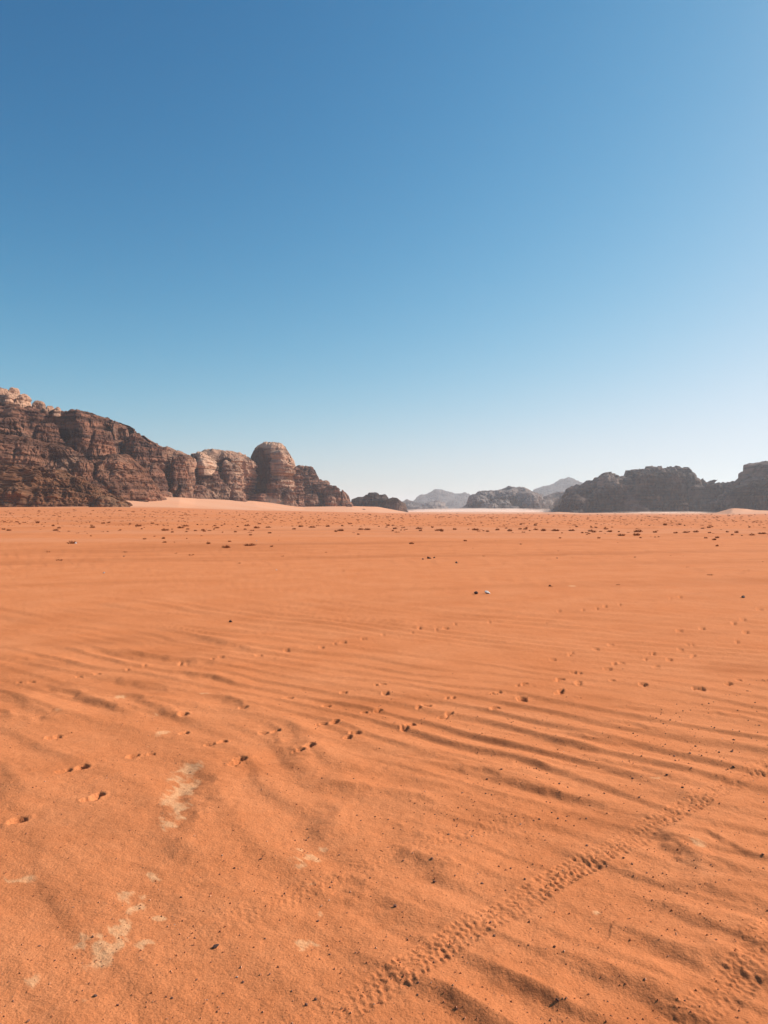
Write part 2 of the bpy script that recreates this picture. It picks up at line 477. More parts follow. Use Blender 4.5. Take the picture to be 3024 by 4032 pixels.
def relief(x, y):
    """small relief: ripples, dune crests, prints, tyre tracks (metres)"""
    x = np.asarray(x, float)
    y = np.asarray(y, float)
    r = np.hypot(x, y)
    az = np.clip(np.arctan2(x, np.maximum(y, .01)), -1.2, 1.2)
    pxx = CX + F * np.tan(az)
    pyy = HY + F * EYE / np.maximum(y, 0.3)
    z = np.zeros_like(x)
    nx, ny = 0.60, 0.80
    u = x * nx + y * ny
    v = -x * ny + y * nx
    # rippled sand, wavelength grows away from the camera
    right = sst(1200, 2000, pxx)
    for lam, r0, r1, r2, r3, amp, sd in ((.25, 1.9, 2.6, 5.0, 7.0, .0085, 31), (.32, 3.8, 5.2, 11, 16, .0158, 41), (.46, 10, 13, 30, 55, .0175, 51)):
        wgt = sst(r0, r1, r) * (1 - sst(r2, r3, r))
        if sd == 31:
            wgt = wgt * (.35 + .65 * right)
        warp = lam * (1.5 * fb2(u / (lam * 7), v / (lam * 14), 2, sd) + 0.34 * fb2(u / (lam * 1.3), v / (lam * 3.4), 2, sd + 3, .6))
        f = ((u + warp) / lam) % 1.0
        prof = np.where(f < .30, sst(0, .30, f), 1 - ((f - .30) / .70) ** .85) - .5
        a = np.clip(0.72 + 0.95 * fb2(u / (lam * 3), v / (lam * 8), 3, sd + 7), 0.05, 1.5)
        z += wgt * amp * a * prof * 1.35
    # broad curved swells on the left side
    lam = .46
    bend = .55 * np.exp(-((x + .6) / 1.1) ** 2)
    u2 = u + bend * (x + .6)
    warp = lam * (1.6 * fb2(u / 1.5, v / 2.0, 2, 131) + .35 * fb2(u / .4, v / .9, 2, 133, .6))
    f = ((u2 + warp) / lam) % 1.0
    prof = np.where(f < .34, sst(0, .34, f), 1 - sst(0, 1, (f - .34) / .66)) - .5
    z += (1 - right) * sst(1.9, 2.5, r) * (1 - sst(5.0, 7.0, r)) * .015 * np.clip(.65 + .9 * fb2(u / .9, v / 1.6, 2, 137), .08, 1.3) * prof
    # smoother belts of sand
    calm = 1 - 0.55 * sst(2420, 2330, pyy) * (1 - 0.6 * sst(1500, 2300, pxx))
    left = 1 - 0.5 * sst(1500, 900, pxx) * sst(2950, 3100, pyy)
    z *= calm * left
    # hummocky surface close by
    z += 0.0060 * fb2(u / .22, v / .40, 4, 61, 0.55) * (1 - sst(9, 16, r))
    z += 0.012 * fb2(x / .9, y / .8, 2, 63) * (1 - sst(12, 20, r))
    z += 0.0016 * fb2(x / .030, y / .030, 3, 71, .6) * (1 - sst(4.5, 7, r))
    z += 0.004 * fb2(u / .12, v / .5, 3, 75, .55) * sst(8, 14, r) * (1 - sst(40, 70, r))
    # main crests
    for pts, amp, wl, ww in CRESTS:
        P = smooth_poly(pts, 3)
        lo, hi = P.min(0) - 0.8, P.max(0) + 0.8
        m = (x > lo[0]) & (x < hi[0]) & (y > lo[1]) & (y < hi[1])
        if not m.any():
            continue
        xm = x[m] + 0.05 * n2(x[m] / .16, y[m] / .16, 81) + 0.02 * n2(x[m] / .05, y[m] / .05, 83)
        ym = y[m] + 0.05 * n2(x[m] / .16, y[m] / .16, 82)
        d, s, L, _ = polyline_field(xm, ym, P)
        e = min(0.60, L * .48)
        fade = sst(-.10, e, s) * (1 - sst(L - e, L + .10, s))
        d = d + 0.0
        lee = sst(-wl, 0.0, d)
        win = np.exp(-np.maximum(d, 0) / ww)
        h = np.where(d < 0, lee, win) - 0.32 * np.exp(-((d + wl * 1.2) / (wl * .9)) ** 2)
        wob = 0.9 + 0.18 * n2(s / .35, d * 2, 85)
        z[m] += amp * CRK * fade * wob * h
    # prints
    rng = np.random.RandomState(4)
    hz = np.zeros_like(z)
    for px, py, sc in PRINTS:
        sc = min(sc, 1.15)
        gx, gy = gpt(px, py)
        m = (np.abs(x - gx) < .22) & (np.abs(y - gy) < .22)
        if not m.any():
            rng.rand(3)
            continue
        a = 0.5 + rng.rand() * 0.7
        ra, rb = .050 * sc * (0.85 + .3 * rng.rand()), .036 * sc * (0.85 + .3 * rng.rand())
        dx, dy = x[m] - gx, y[m] - gy
        ca, sa = math.cos(a), math.sin(a)
        p, q = dx * ca + dy * sa, -dx * sa + dy * ca
        rho = np.sqrt((p / ra) ** 2 + (q / rb) ** 2) + 0.28 * n2(dx / .03 + gx * 31, dy / .03, 91)
        hole = 1 - sst(.70, 1.0, rho)
        rim = np.exp(-((rho - 1.25) / .22) ** 2)
        hz[m] = np.minimum(hz[m], -.026 * (0.5 + .5 * sc) * hole)
        z[m] += .004 * rim
    z += hz
    # tyre tracks
    for k, (pts, hw, dep0, stg) in enumerate(TRACKS):
        P = smooth_poly(pts, 3)
        lo, hi = P.min(0) - 0.4, P.max(0) + 0.4
        m = (x > lo[0]) & (x < hi[0]) & (y > lo[1]) & (y < hi[1])
        if not m.any():
            continue
        d, s, L, _ = polyline_field(x[m], y[m], P)
        d = d + .012 * n2(s / .25, 0 * s, 95)
        s2 = s + .013 * n2(x[m] / .06, y[m] / .06, 96) + .006 * n2(x[m] / .02, y[m] / .02, 99)
        w = 1 - sst(hw * .92, hw * 1.12, np.abs(d))
        w = w * stg * np.clip(0.85 + 0.6 * fb2(s / .55, d * 3, 2, 97), 0.45, 1.2) * sst(0, .3, s) * (1 - sst(L - .3, L, s))
        pit = .037
        q = np.abs(d) / hw
        lane = np.floor(q * 2.0)
        phase = s2 / pit + 0.5 * (d > 0) + np.where(lane > 0, 0.35, 0) + 0.55 * q
        lug = np.sin(2 * math.pi * phase)
        lug = np.tanh(2.6 * (lug - .15)) * np.clip(.85 + .4 * n2(np.floor(s / pit) * 7.3, np.sign(d) * 5 + lane * 3, 94), .3, 1.2)
        lug = np.maximum(lug, -.55)
        dep = dep0 * np.clip(np.hypot(x[m], y[m]) / 4.4, .62, 1.9)
        gap = 1 - 0.7 * np.exp(-((q - .52) / .10) ** 2)
        clod = 1.1 * fb2(x[m] / .020, y[m] / .020, 3, 98, .6)
        z[m] += w * dep * (lug * gap * 0.8 + clod) - w * dep * .35 + stg * .003 * np.exp(-((np.abs(d) - hw * 1.15) / .02) ** 2)
    return z

def pale_mask(x, y):
    v = np.zeros_like(x)
    for px, py, hw, hh, s in PANS:
        gx, gy = gpt(px, py)
        Y = py - HY
        ax, ay = hw * gy / F, gy * hh / Y
        m = (np.abs(x - gx) < ax * 2) & (np.abs(y - gy) < ay * 2)
        if not m.any():
            continue
        rho = np.hypot((x[m] - gx) / ax, (y[m] - gy) / ay)
        v[m] = np.maximum(v[m], s * (1.25 - rho))
    uu, ww = x * .8 + y * .6, -x * .6 + y * .8
    tex = fb2(uu / .045, ww / .16, 5, 101, .68) + .35 * (1 - 3 * np.abs(n2(uu / .05, ww / .14, 105)))
    return .90 * sst(.22, .78, .80 * v + 1.05 * tex) * (v > 0) * sst(0, .35, v) * np.clip(.85 + .5 * fb2(x / .02, y / .015, 3, 103, .6), .3, 1)

# ------------------------------------------------------------------ ground mesh: one sheet, finer near the camera
def build_ground():
    a_in = np.arange(-0.55, 0.5501, 0.00155)
    a_out = np.concatenate([np.linspace(0.55, 0.9, 60)[1:], np.linspace(0.9, math.pi, 50)[1:]])
    ang = np.concatenate([-a_out[::-1], a_in, a_out])
    ang = ang[:-1]
    Ys = np.concatenate([np.arange(655, 520, -1.3), np.arange(520, 150, -0.85), np.arange(150, 8.0, -1.1)])
    rad = np.concatenate([[0.02, .3, .7, 1.0, 1.3, 1.5, 1.65, 1.78], EYE * 753.4 / Ys,
                          np.geomspace(EYE * 753.4 / 8.0 * 1.02, 1500, 190), np.geomspace(1600, 13000, 30)])
    A, Q = np.meshgrid(ang, rad)
    x, y = Q * np.sin(A), Q * np.cos(A)
    z = macro(x, y)
    near = Q < 70
    zz = z[near] + relief(x[near], y[near])
    z[near] = zz
    nr, na = A.shape
    i = np.arange(nr * na).reshape(nr, na)
    i2 = np.concatenate([i, i[:, :1]], axis=1)
    f = np.stack([i2[:-1, :-1], i2[:-1, 1:], i2[1:, 1:], i2[1:, :-1]], -1).reshape(-1, 4)[:, ::-1]
    me = mesh_from('ground', np.stack([x, y, z], -1).reshape(-1, 3), f)
    pale = np.zeros_like(x)
    nn = Q < 30
    pale[nn] = pale_mask(x[nn], y[nn])
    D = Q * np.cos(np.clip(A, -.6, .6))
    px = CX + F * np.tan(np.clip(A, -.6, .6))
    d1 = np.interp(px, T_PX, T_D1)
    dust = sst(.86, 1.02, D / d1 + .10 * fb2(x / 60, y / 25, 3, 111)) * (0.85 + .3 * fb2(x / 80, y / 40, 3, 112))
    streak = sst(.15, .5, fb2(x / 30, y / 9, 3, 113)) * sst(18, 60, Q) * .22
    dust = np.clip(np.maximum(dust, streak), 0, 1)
    coarse = .13 * (1 - sst(2.4, 6.5, Q)) + np.clip(1.6 * fb2(x / 1.3, y / .8, 4, 121, .6), 0, 1) * (1 - sst(8, 15, Q)) * .8
    coarse = coarse + np.clip(1.7 * fb2((x * .9 + y * .2) / 16, (y - x * .25) / 3.2, 5, 122, .65), 0, 1) * sst(10, 18, Q) * .75
    attr(me, 'pale', pale.ravel())
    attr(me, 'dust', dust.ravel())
    attr(me, 'coarse', coarse.ravel())
    o = link('ground', me, M_SAND)
    tag(o, kind='structure')
    return o

build_ground()

def ground_z(x, y):
    xa, ya = np.atleast_1d(np.asarray(x, float)), np.atleast_1d(np.asarray(y, float))
    z = macro(xa, ya)
    m = np.hypot(xa, ya) < 70
    if m.any():
        z[m] += relief(xa[m], ya[m])
    return z

# ------------------------------------------------------------------ rock formations
def lobe(cx, hw, D, dep, top, base, p=4.0, tx=0.0, ty=0.15, rx=1.0, seed=0, lump=0.10, strata=1.0, rough=1.0, pale=0.0, warm=0.0,
         res=1.0, palez=0.8, bed=1.0, jag=0.3, squash=2.6, dipx=0.0, hol=None, sl=.45, yaw=0.0, var=None):
    """one closed body of rock. cx, hw, top (number or skyline list), base in photo pixels at depth D; dep = half depth in metres"""
    k = (D + dep) / F
    hollows = hol or []
    X0, A = (cx - CX) * k, hw * k
    zb = EYE + (HY - base) * k - 4.0
    if isinstance(top, (int, float)):
        top = [(-9999, top), (9999, top)]
    tx_, ty_ = np.array([t[0] for t in top], float), np.array([t[1] for t in top], float)
    hmax = EYE + (HY - ty_.min()) * k - zb
    px = D / 753.4 * res                      # one pixel of the render in metres
    per = math.pi * (A + dep) * 0.5
    nf = int(np.clip(per * 1.25 / px, 24, 420))   # front half
    nb = max(10, nf // 4)
    th = np.concatenate([np.linspace(math.pi, 2 * math.pi, nf, endpoint=False), np.linspace(0, math.pi, nb, endpoint=False)])
    nv = int(np.clip((hmax + dep * .35) / px * 1.1, 16, 260))
    t = np.linspace(0, 1, nv)
    t = t * .55 + .45 * (t ** 1.0)
    g = np.sin(t * math.pi / 2) ** (2 / p)
    s = np.maximum(np.cos(t * math.pi / 2), 0) ** (2 / p)
    # re-sample evenly along the profile
    Lx, Lz = s * dep, g * hmax
    ln = np.concatenate([[0], np.cumsum(np.hypot(np.diff(Lx), np.diff(Lz)))])
    tt = np.interp(np.linspace(0, ln[-1], nv), ln, t)
    g = np.sin(tt * math.pi / 2) ** (2 / p)
    s = np.maximum(np.cos(tt * math.pi / 2), 1e-3) ** (2 / p)
    TH, G = np.meshgrid(th, g)
    _, S = np.meshgrid(th, s)
    c, sn = np.cos(TH), np.sin(TH)
    e = 2 / squash
    c, sn = np.sign(c) * np.abs(c) ** e, np.sign(sn) * np.abs(sn) ** e
    sx = (1 - rx + rx * S) * (1 - tx * G)
    sy = S * (1 - ty * G)
    # the wall may recede to one side (yaw); each column keeps the bearing it has in the survey of the skyline
    ty_w = math.tan(R(yaw))
    pxl = cx + hw * c * sx + dipx * G
    a_ = (pxl - CX) / F
    x = a_ * (D + dep - X0 * ty_w) / (1 - a_ * ty_w)
    yc = D + dep + (x - X0) * ty_w
    y = yc + dep * sn * sy
    kk = yc / F
    zb0 = EYE + (HY - base) * kk - 4.0
    H = EYE + (HY - np.interp(pxl, tx_, ty_)) * kk - zb0
    H = np.maximum(H, 0.5)
    z = zb0 + H * G
    if jag:
        z = z + jag * px * G * (np.round(2.2 * fb3(x / (6 * px), y / (30 * px), 0 * x, 3, seed + 50, .6)) / 2.2 * 2.2 + .6 * n2(x / (2.5 * px), y / (20 * px), seed + 51))
    # normals of the smooth body
    P = np.stack([x, y, z], -1)
    du = np.roll(P, -1, 1) - np.roll(P, 1, 1)
    dv = np.gradient(P, axis=0)
    n = np.cross(du, dv)
    n /= np.maximum(np.linalg.norm(n, axis=-1, keepdims=True), 1e-9)
    ctr = np.array([X0, D + dep, zb + .3 * hmax])
    flip = np.sign(np.sum(n * (P - ctr), -1, keepdims=True))
    n = n * np.where(flip == 0, 1, flip)
    nh = n.copy()
    nh[..., 2] *= 0.15
    size = min(A, dep, hmax)
    # big buttresses and gullies run up and down the wall
    L1 = max(size * .55, 5 * px)
    big = fb3(x / L1, y / L1, z / (L1 * 3.2), 3, seed, .5)
    gul = 1 - np.abs(n3(x / (L1 * .55), y / (L1 * .55), z / (L1 * 2.6), seed + 9)) * 2
    gul = np.clip(gul, 0, 1) ** 3
    disp = lump * size * (1.0 * big) - lump * size * .75 * gul
    L0 = L1 * .75
    bk = n3(x / L0 + .2 * big, y / L0, z / (L0 * 5), seed + 5)
    disp = disp + lump * size * 1.25 * np.round(bk * 2.6) / 2.6
    L00 = L1 * .33
    bk2 = n3(x / L00, y / L00, z / (L00 * 2.2), seed + 6)
    disp = disp + lump * size * .5 * np.round(bk2 * 2.2) / 2.2
    up = np.clip(n[..., 2], 0, 1)
    disp = disp * (1 - .8 * up)
    P0x, P0z = pxl, HY - (z - EYE) / kk
    for hx, hy, ha, hb, hd in hollows:
        q = np.hypot((P0x - hx) / ha, (P0z - hy) / hb) + .18 * n3(x / (8 * px), z / (8 * px), 0 * x, seed + 70)
        P[..., 1] += np.where(n[..., 1] < .2, hd * (1 - sst(.55, 1.05, q)), 0)
    L2 = max(3.2 * px, 2.2)
    disp = disp + rough * 1.3 * px * fb3(x / L2, y / L2, z / (L2 * 1.4), 4, seed + 20, .6)
    # jointed blocks
    jx = n3(x / (L2 * 2.4), y / (L2 * 2.4), z / (L2 * 5), seed + 30)
    disp = disp + rough * 1.7 * px * np.round(jx * 3) / 3
    # bedding: hard and soft layers
    zz = z + 1.5 * px * fb3(x / (22 * px), y / (22 * px), 0 * x, 2, seed + 40) + x * .012
    b1 = 2.6 * px * bed
    lay = n3(0 * x + seed, x / (60 * px), zz / b1, 7)
    lay2 = n3(0 * x + seed + 5, x / (30 * px), zz / (b1 * .45), 8)
    ledge = np.tanh(2.5 * lay) * .75 + .45 * np.tanh(2 * lay2)
    brk = np.clip(.65 + .9 * fb3(x / (14 * px), y / (14 * px), z / (9 * px), 2, seed + 44), 0, 1.4)
    damp = np.clip(S * 3, .1, 1)
    brk = brk * (sl + (1 - sl) * sst(-.25, .35, n[..., 0] + .45 * n3(x / (26 * px), y / (26 * px), z / (20 * px), seed + 47)))
    P = P + n * (disp * (.35 + .65 * damp))[..., None] + nh * (strata * 1.45 * px * ledge * brk * damp)[..., None]
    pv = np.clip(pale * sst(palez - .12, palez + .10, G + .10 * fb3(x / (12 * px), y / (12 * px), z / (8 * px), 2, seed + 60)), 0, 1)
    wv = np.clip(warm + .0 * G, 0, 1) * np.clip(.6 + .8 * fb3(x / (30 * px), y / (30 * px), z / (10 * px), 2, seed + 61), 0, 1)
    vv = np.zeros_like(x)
    for hx, hy, ha, hb in (var or []) + [(h[0], h[1], h[2] * 1.05, h[3] * 1.05) for h in hollows]:  # every hollow gets painted shade, as do the patches listed for a lobe
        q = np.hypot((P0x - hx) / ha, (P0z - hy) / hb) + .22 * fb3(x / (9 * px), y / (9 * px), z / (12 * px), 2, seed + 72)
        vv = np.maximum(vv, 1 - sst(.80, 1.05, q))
    nvv, nth = TH.shape
    i = np.arange(nvv * nth).reshape(nvv, nth)
    i2 = np.concatenate([i, i[:, :1]], 1)
    f = np.stack([i2[:-1, :-1], i2[:-1, 1:], i2[1:, 1:], i2[1:, :-1]], -1).reshape(-1, 4)
    return P.reshape(-1, 3), f, pv.ravel(), wv.ravel(), vv.ravel()

def rock_mesh(name, mat, lobes, yaw, org=None):
    co, fa, pa, wa, va, off = [], [], [], [], [], 0
    for L in lobes:
        P, f, pv, wv, vv = lobe(**dict(L, yaw=yaw))
        va.append(vv)
        co.append(P)
        fa.append(f + off)
        pa.append(pv)
        wa.append(wv)
        off += len(P)
    co = np.concatenate(co)
    if org is None:
        org = np.array([co[:, 0].mean(), co[:, 1].min(), co[:, 2].min()])
    me = mesh_from(name, co - org, np.concatenate(fa), smooth=False)
    attr(me, 'pale', np.concatenate(pa))
    attr(me, 'warm', np.concatenate(wa))
    attr(me, 'painted_shade', np.concatenate(va))
    me.materials.append(mat)
    return me, org

def rock(name, mat, lobes, label=None, cat=None, group=None, kind=None, yaw=0, parts=None):
    """parts: name of every further lobe as a part of its own; None = one body"""
    if not parts or len(lobes) == 1:
        me, org = rock_mesh(name, mat, [{k: v for k, v in L.items() if k != 'part'} for L in lobes], yaw)
        return tag(link(name, me, None, None, org), label, cat, group, kind)
    root = bpy.data.objects.new(name, None)
    COL.objects.link(root)
    org = None
    for i, L in enumerate(lobes):
        L = dict(L)
        pn = L.pop('part', 'rock_wall' if i == 0 else parts)
        me, org = rock_mesh(pn, mat, [L], yaw, org)
        if i == 0:
            root.location = org
        link(pn, me, None, root)
    return tag(root, label, cat, group, kind)

def B(cx, hw, D, dep, top, base, **k):
    return dict(cx=cx, hw=hw, D=D, dep=dep, top=top, base=base, **k)

SKY_A = [(-700, 1580), (-300, 1590), (0, 1606), (125, 1606), (200, 1623), (265, 1631), (300, 1635), (400, 1652), (460, 1662), (505, 1677), (518, 1684), (527, 1722), (534, 1760)]
rock('sandstone_massif', M_CLIFF, [
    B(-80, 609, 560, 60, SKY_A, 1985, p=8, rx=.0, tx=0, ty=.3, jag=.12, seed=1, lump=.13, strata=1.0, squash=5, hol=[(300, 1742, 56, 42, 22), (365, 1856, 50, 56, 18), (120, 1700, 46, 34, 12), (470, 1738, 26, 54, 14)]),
    B(405, 52, 556, 26, 1695, 1980, p=5, rx=.8, ty=.3, tx=.2, squash=1.5, seed=2, lump=.12, strata=1.4),
    B(190, 70, 552, 24, 1672, 1980, p=5, rx=.8, ty=.3, tx=.25, squash=1.5, seed=4, lump=.14, strata=1.4),
    B(20, 90, 552, 26, 1650, 1980, p=5, rx=.8, ty=.3, tx=.2, squash=1.5, seed=5, lump=.14, strata=1.4),
    B(505, 140, 525, 36, [(-99, 1785), (440, 1785), (500, 1790), (545, 1835), (600, 1900), (642, 1965)], 1975, p=2.6, rx=.5, ty=.5, tx=.0, seed=6, lump=.10, strata=1.2, warm=.3),
    B(90, 290, 515, 28, [(-400, 1690), (0, 1705), (200, 1745), (330, 1785), (375, 1800), (385, 1850)], 1985, p=4, rx=.3, ty=.45, tx=0, seed=7, lump=.12, strata=1.3, warm=.35),
    B(330, 70, 512, 22, 1815, 1985, p=3.2, rx=.8, ty=.5, tx=.3, squash=1.5, seed=8, lump=.14, warm=.3),
    B(30, 26, 612, 14, 1556, 1625, p=2.6, part='summit_dome', seed=9, pale=1, palez=.0, lump=.14),
    B(6, 34, 616, 14, 1532, 1625, p=2.8, part='summit_dome', seed=10, pale=1, palez=.0, lump=.14),
    B(56, 27, 612, 13, 1528, 1620, p=2.8, part='summit_dome', seed=11, pale=1, palez=.0, lump=.14),
    B(92, 24, 608, 12, 1551, 1615, p=2.6, part='summit_dome', seed=12, pale=1, palez=.0, lump=.14),
    B(42, 16, 600, 10, 1562, 1615, p=2.4, part='summit_dome', seed=13, pale=1, palez=.0, lump=.14),
    B(-70, 60, 616, 16, 1540, 1625, p=2.8, part='summit_dome', seed=14, pale=1, palez=.0, lump=.14),
    B(150, 24, 616, 7, 1584, 1615, p=2.8, part='summit_dome', seed=15, pale=.7, palez=.0, lump=.14),
    B(196, 16, 618, 5, 1598, 1620, p=2.8, part='summit_dome', seed=16, pale=.9, palez=.0, lump=.14),
    B(228, 14, 618, 5, 1606, 1625, p=2.8, part='summit_dome', seed=17, pale=.8, palez=.0, lump=.14),
], 'large dark red layered sandstone massif with pale domed summit, at the left edge', 'rock massif', yaw=30, parts='buttress')

rock('scree_slope', M_RUBBLE, [
    B(70, 446, 448, 24, [(-700, 1760), (-100, 1830), (0, 1838), (200, 1850), (330, 1888), (380, 1915), (440, 1952), (480, 1975), (516, 1993)], 1992, p=2.4, rx=0, ty=.5, seed=20,
      lump=.06, strata=1.3, rough=2.4, warm=.5, jag=.7, squash=3, bed=.8),
    B(430, 84, 436, 8, [(340, 1985), (390, 1955), (440, 1957), (480, 1975), (512, 1992)], 1993, p=2.4, rx=0, ty=.4, seed=21, lump=.05, strata=1.5, rough=1.8, pale=.35, palez=.3, bed=.8),
    B(120, 330, 444, 12, [(-300, 1930), (0, 1925), (200, 1915), (330, 1945), (400, 1965), (450, 1985)], 1992, p=2.2, rx=0, ty=.4, seed=22, lump=.05, strata=1.0, rough=2.4, warm=.5, jag=.6, bed=.7),
], 'orange brown rubble slope descending to the sand at the foot of the left massif', 'scree slope', yaw=22, parts='rubble_fan')

rock('sandstone_cliff', M_CLIFF, [
    B(580, 70, 650, 30, [(500, 1725), (533, 1727), (540, 1711), (560, 1716), (580, 1730), (610, 1748), (616, 1760), (640, 1765)], 1965, p=9, rx=.0, ty=.2, seed=30, lump=.12, jag=.7),
    B(560, 40, 640, 22, 1760, 1965, p=5, rx=.7, ty=.3, seed=31, lump=.12),
    B(618, 34, 628, 20, [(580, 1860), (600, 1830), (615, 1822), (640, 1870), (655, 1920)], 1965, p=3, rx=.3, ty=.4, seed=32),
], 'jagged brown cliff stepping down just right of the large left massif', 'cliff', yaw=30, parts='buttress')

rock('sandstone_cliff', M_CLIFF, [
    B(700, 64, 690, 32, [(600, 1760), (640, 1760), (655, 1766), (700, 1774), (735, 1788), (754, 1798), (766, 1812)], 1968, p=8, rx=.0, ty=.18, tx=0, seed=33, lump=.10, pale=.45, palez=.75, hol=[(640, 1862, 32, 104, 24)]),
    B(644, 42, 684, 22, [(600, 1775), (620, 1764), (650, 1768), (680, 1800)], 1830, p=4, rx=.6, ty=.2, seed=34, lump=.1),
    B(724, 26, 672, 14, 1905, 1968, p=3, rx=.8, ty=.4, tx=.4, squash=1.5, seed=36, lump=.12, strata=1.3),
    B(704, 36, 678, 16, 1800, 1968, p=5, rx=.5, ty=.3, tx=.1, squash=1.5, seed=37, lump=.12),
    B(660, 14, 664, 8, 1938, 1966, p=3, seed=38),
], 'red brown cliff with a tall shadowed hollow on its left side', 'cliff', yaw=30, parts='buttress')

rock('domed_butte', M_TOWER, [
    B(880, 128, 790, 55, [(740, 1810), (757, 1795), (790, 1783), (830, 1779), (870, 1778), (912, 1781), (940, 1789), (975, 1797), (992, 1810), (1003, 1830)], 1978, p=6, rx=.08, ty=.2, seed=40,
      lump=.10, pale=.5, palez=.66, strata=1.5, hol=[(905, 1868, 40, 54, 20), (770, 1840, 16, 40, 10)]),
    B(806, 46, 760, 26, [(750, 1850), (765, 1806), (785, 1782), (803, 1779), (825, 1795), (845, 1812), (852, 1852)], 1975, p=5, rx=.25, ty=.2, squash=1.5, seed=41, var=[(775, 1830, 20, 34)], pale=.8, palez=.62, strata=1.6, lump=.06),  # left side of this lobe has shade painted into its colour
    B(822, 30, 748, 20, [(790, 1810), (815, 1803), (838, 1818), (850, 1840)], 1860, p=3.5, rx=.4, seed=42, pale=1, palez=.1, strata=1.8, lump=.05, warm=.3),
    B(850, 106, 745, 36, [(740, 1858), (790, 1850), (862, 1856), (880, 1880), (915, 1905), (935, 1945), (950, 1975)], 1982, p=5, rx=.12, ty=.4, seed=43, lump=.12, strata=1.1),
    B(800, 46, 730, 18, [(756, 1930), (770, 1905), (800, 1915), (830, 1950), (850, 1975)], 1980, p=3, rx=.2, ty=.5, seed=44, lump=.1, strata=1.3),
    B(915, 44, 766, 24, [(860, 1830), (890, 1815), (935, 1835), (955, 1860), (965, 1980)], 1980, p=5, rx=.3, ty=.3, squash=1.5, seed=45, pale=.5, palez=.8, lump=.12),
    B(935, 30, 740, 14, [(905, 1955), (925, 1905), (945, 1920), (965, 1955)], 1982, p=3, rx=.3, ty=.4, seed=46),
    B(955, 36, 735, 10, [(915, 1975), (940, 1960), (960, 1955), (985, 1978)], 1982, p=3, rx=.3, seed=47),
], 'broad pale capped sandstone butte just left of the tall rock tower', 'butte', yaw=25, parts='buttress')

rock('rock_tower', M_TOWER, [
    B(1082, 104, 850, 40, [(970, 1905), (976, 1880), (988, 1835), (1000, 1799), (1008, 1772), (1020, 1759), (1048, 1752), (1078, 1751), (1108, 1751), (1124, 1758), (1134, 1782), (1150, 1810),
      (1160, 1838), (1170, 1872), (1180, 1915), (1188, 1960)], 1990, p=9, rx=.0, ty=.26, tx=0, seed=50, lump=.045, strata=1.8, pale=1, palez=.88, bed=1.05, squash=1.45, sl=.08, var=[(1035, 1870, 58, 95), (1022, 1805, 42, 45)]),  # shaded left face of the tower painted dark by two patches
    B(1118, 50, 842, 26, [(1062, 1800), (1080, 1782), (1110, 1776), (1130, 1790), (1150, 1832), (1162, 1880), (1170, 1960)], 1990, p=8, rx=.0, ty=.3, tx=0, seed=51, lump=.05, strata=2.0, pale=.75, palez=.45, squash=1.7, sl=.5),
    B(1085, 40, 832, 16, 1885, 1995, p=4, rx=.6, ty=.4, tx=.3, seed=52, lump=.1, strata=1.4),
    B(1020, 40, 826, 12, 1945, 1990, p=3, rx=.6, ty=.4, seed=53, lump=.1, strata=1.3),
    B(1140, 40, 834, 16, 1925, 2000, p=3, rx=.7, ty=.4, tx=.4, squash=1.5, seed=54, lump=.1, strata=1.4),
], 'tall banded sandstone tower with rounded top, dark on its left and sunlit on its right', 'rock tower', parts='buttress')

rock('rock_pillar', M_TOWER, [
    B(1172, 17, 862, 12, [(1155, 1845), (1165, 1838), (1180, 1842), (1188, 1880)], 1995, p=6, rx=.3, ty=.2, tx=-.1, seed=55, lump=.08, strata=1.4),
    B(1180, 22, 858, 12, 1935, 2000, p=3, rx=.7, ty=.3, tx=.3, squash=1.5, seed=56, lump=.08, strata=1.4),
], 'slim banded pillar standing against the right side of the tall rock tower', 'rock pillar', yaw=20, parts='buttress')

rock('stepped_cliff', M_CLIFF, [
    B(1222, 66, 960, 42, [(1150, 1845), (1180, 1839), (1198, 1841), (1206, 1849), (1212, 1843), (1232, 1843), (1240, 1860), (1250, 1882), (1256, 1893), (1272, 1897), (1284, 1903), (1290, 1925)], 2000,
      p=8, rx=.0, ty=.2, seed=60, lump=.12, jag=.8, strata=1.2),
    B(1222, 26, 945, 18, 1880, 2000, p=4, rx=.6, ty=.3, squash=1.5, seed=61, lump=.12, strata=1.3),
    B(1258, 34, 940, 20, 1905, 2002, p=4, rx=.6, ty=.3, squash=1.5, seed=62, lump=.12, strata=1.3),
    B(1312, 40, 940, 30, [(1270, 1935), (1290, 1916), (1300, 1912), (1312, 1922), (1318, 1917), (1330, 1920), (1334, 1931), (1345, 1940), (1352, 1955)], 2005, p=7, rx=.1, ty=.2, seed=63, lump=.12, jag=.7),
    B(1363, 26, 945, 22, [(1335, 1955), (1342, 1938), (1348, 1931), (1358, 1938), (1368, 1950), (1376, 1974), (1388, 1990)], 2008, p=7, rx=.08, ty=.2, seed=64, lump=.10, jag=.6),
    B(1300, 34, 925, 14, 1955, 2006, p=3, rx=.7, ty=.4, tx=.3, seed=65, lump=.14),
    B(1225, 40, 925, 14, 1945, 2002, p=3, rx=.7, ty=.4, tx=.3, seed=66, lump=.14),
    B(1376, 14, 925, 6, 1985, 2008, p=2.6, rx=.7, seed=67),
], 'stepped jagged cliff falling in steps to the right of the rock tower', 'cliff', yaw=18, parts='buttress')

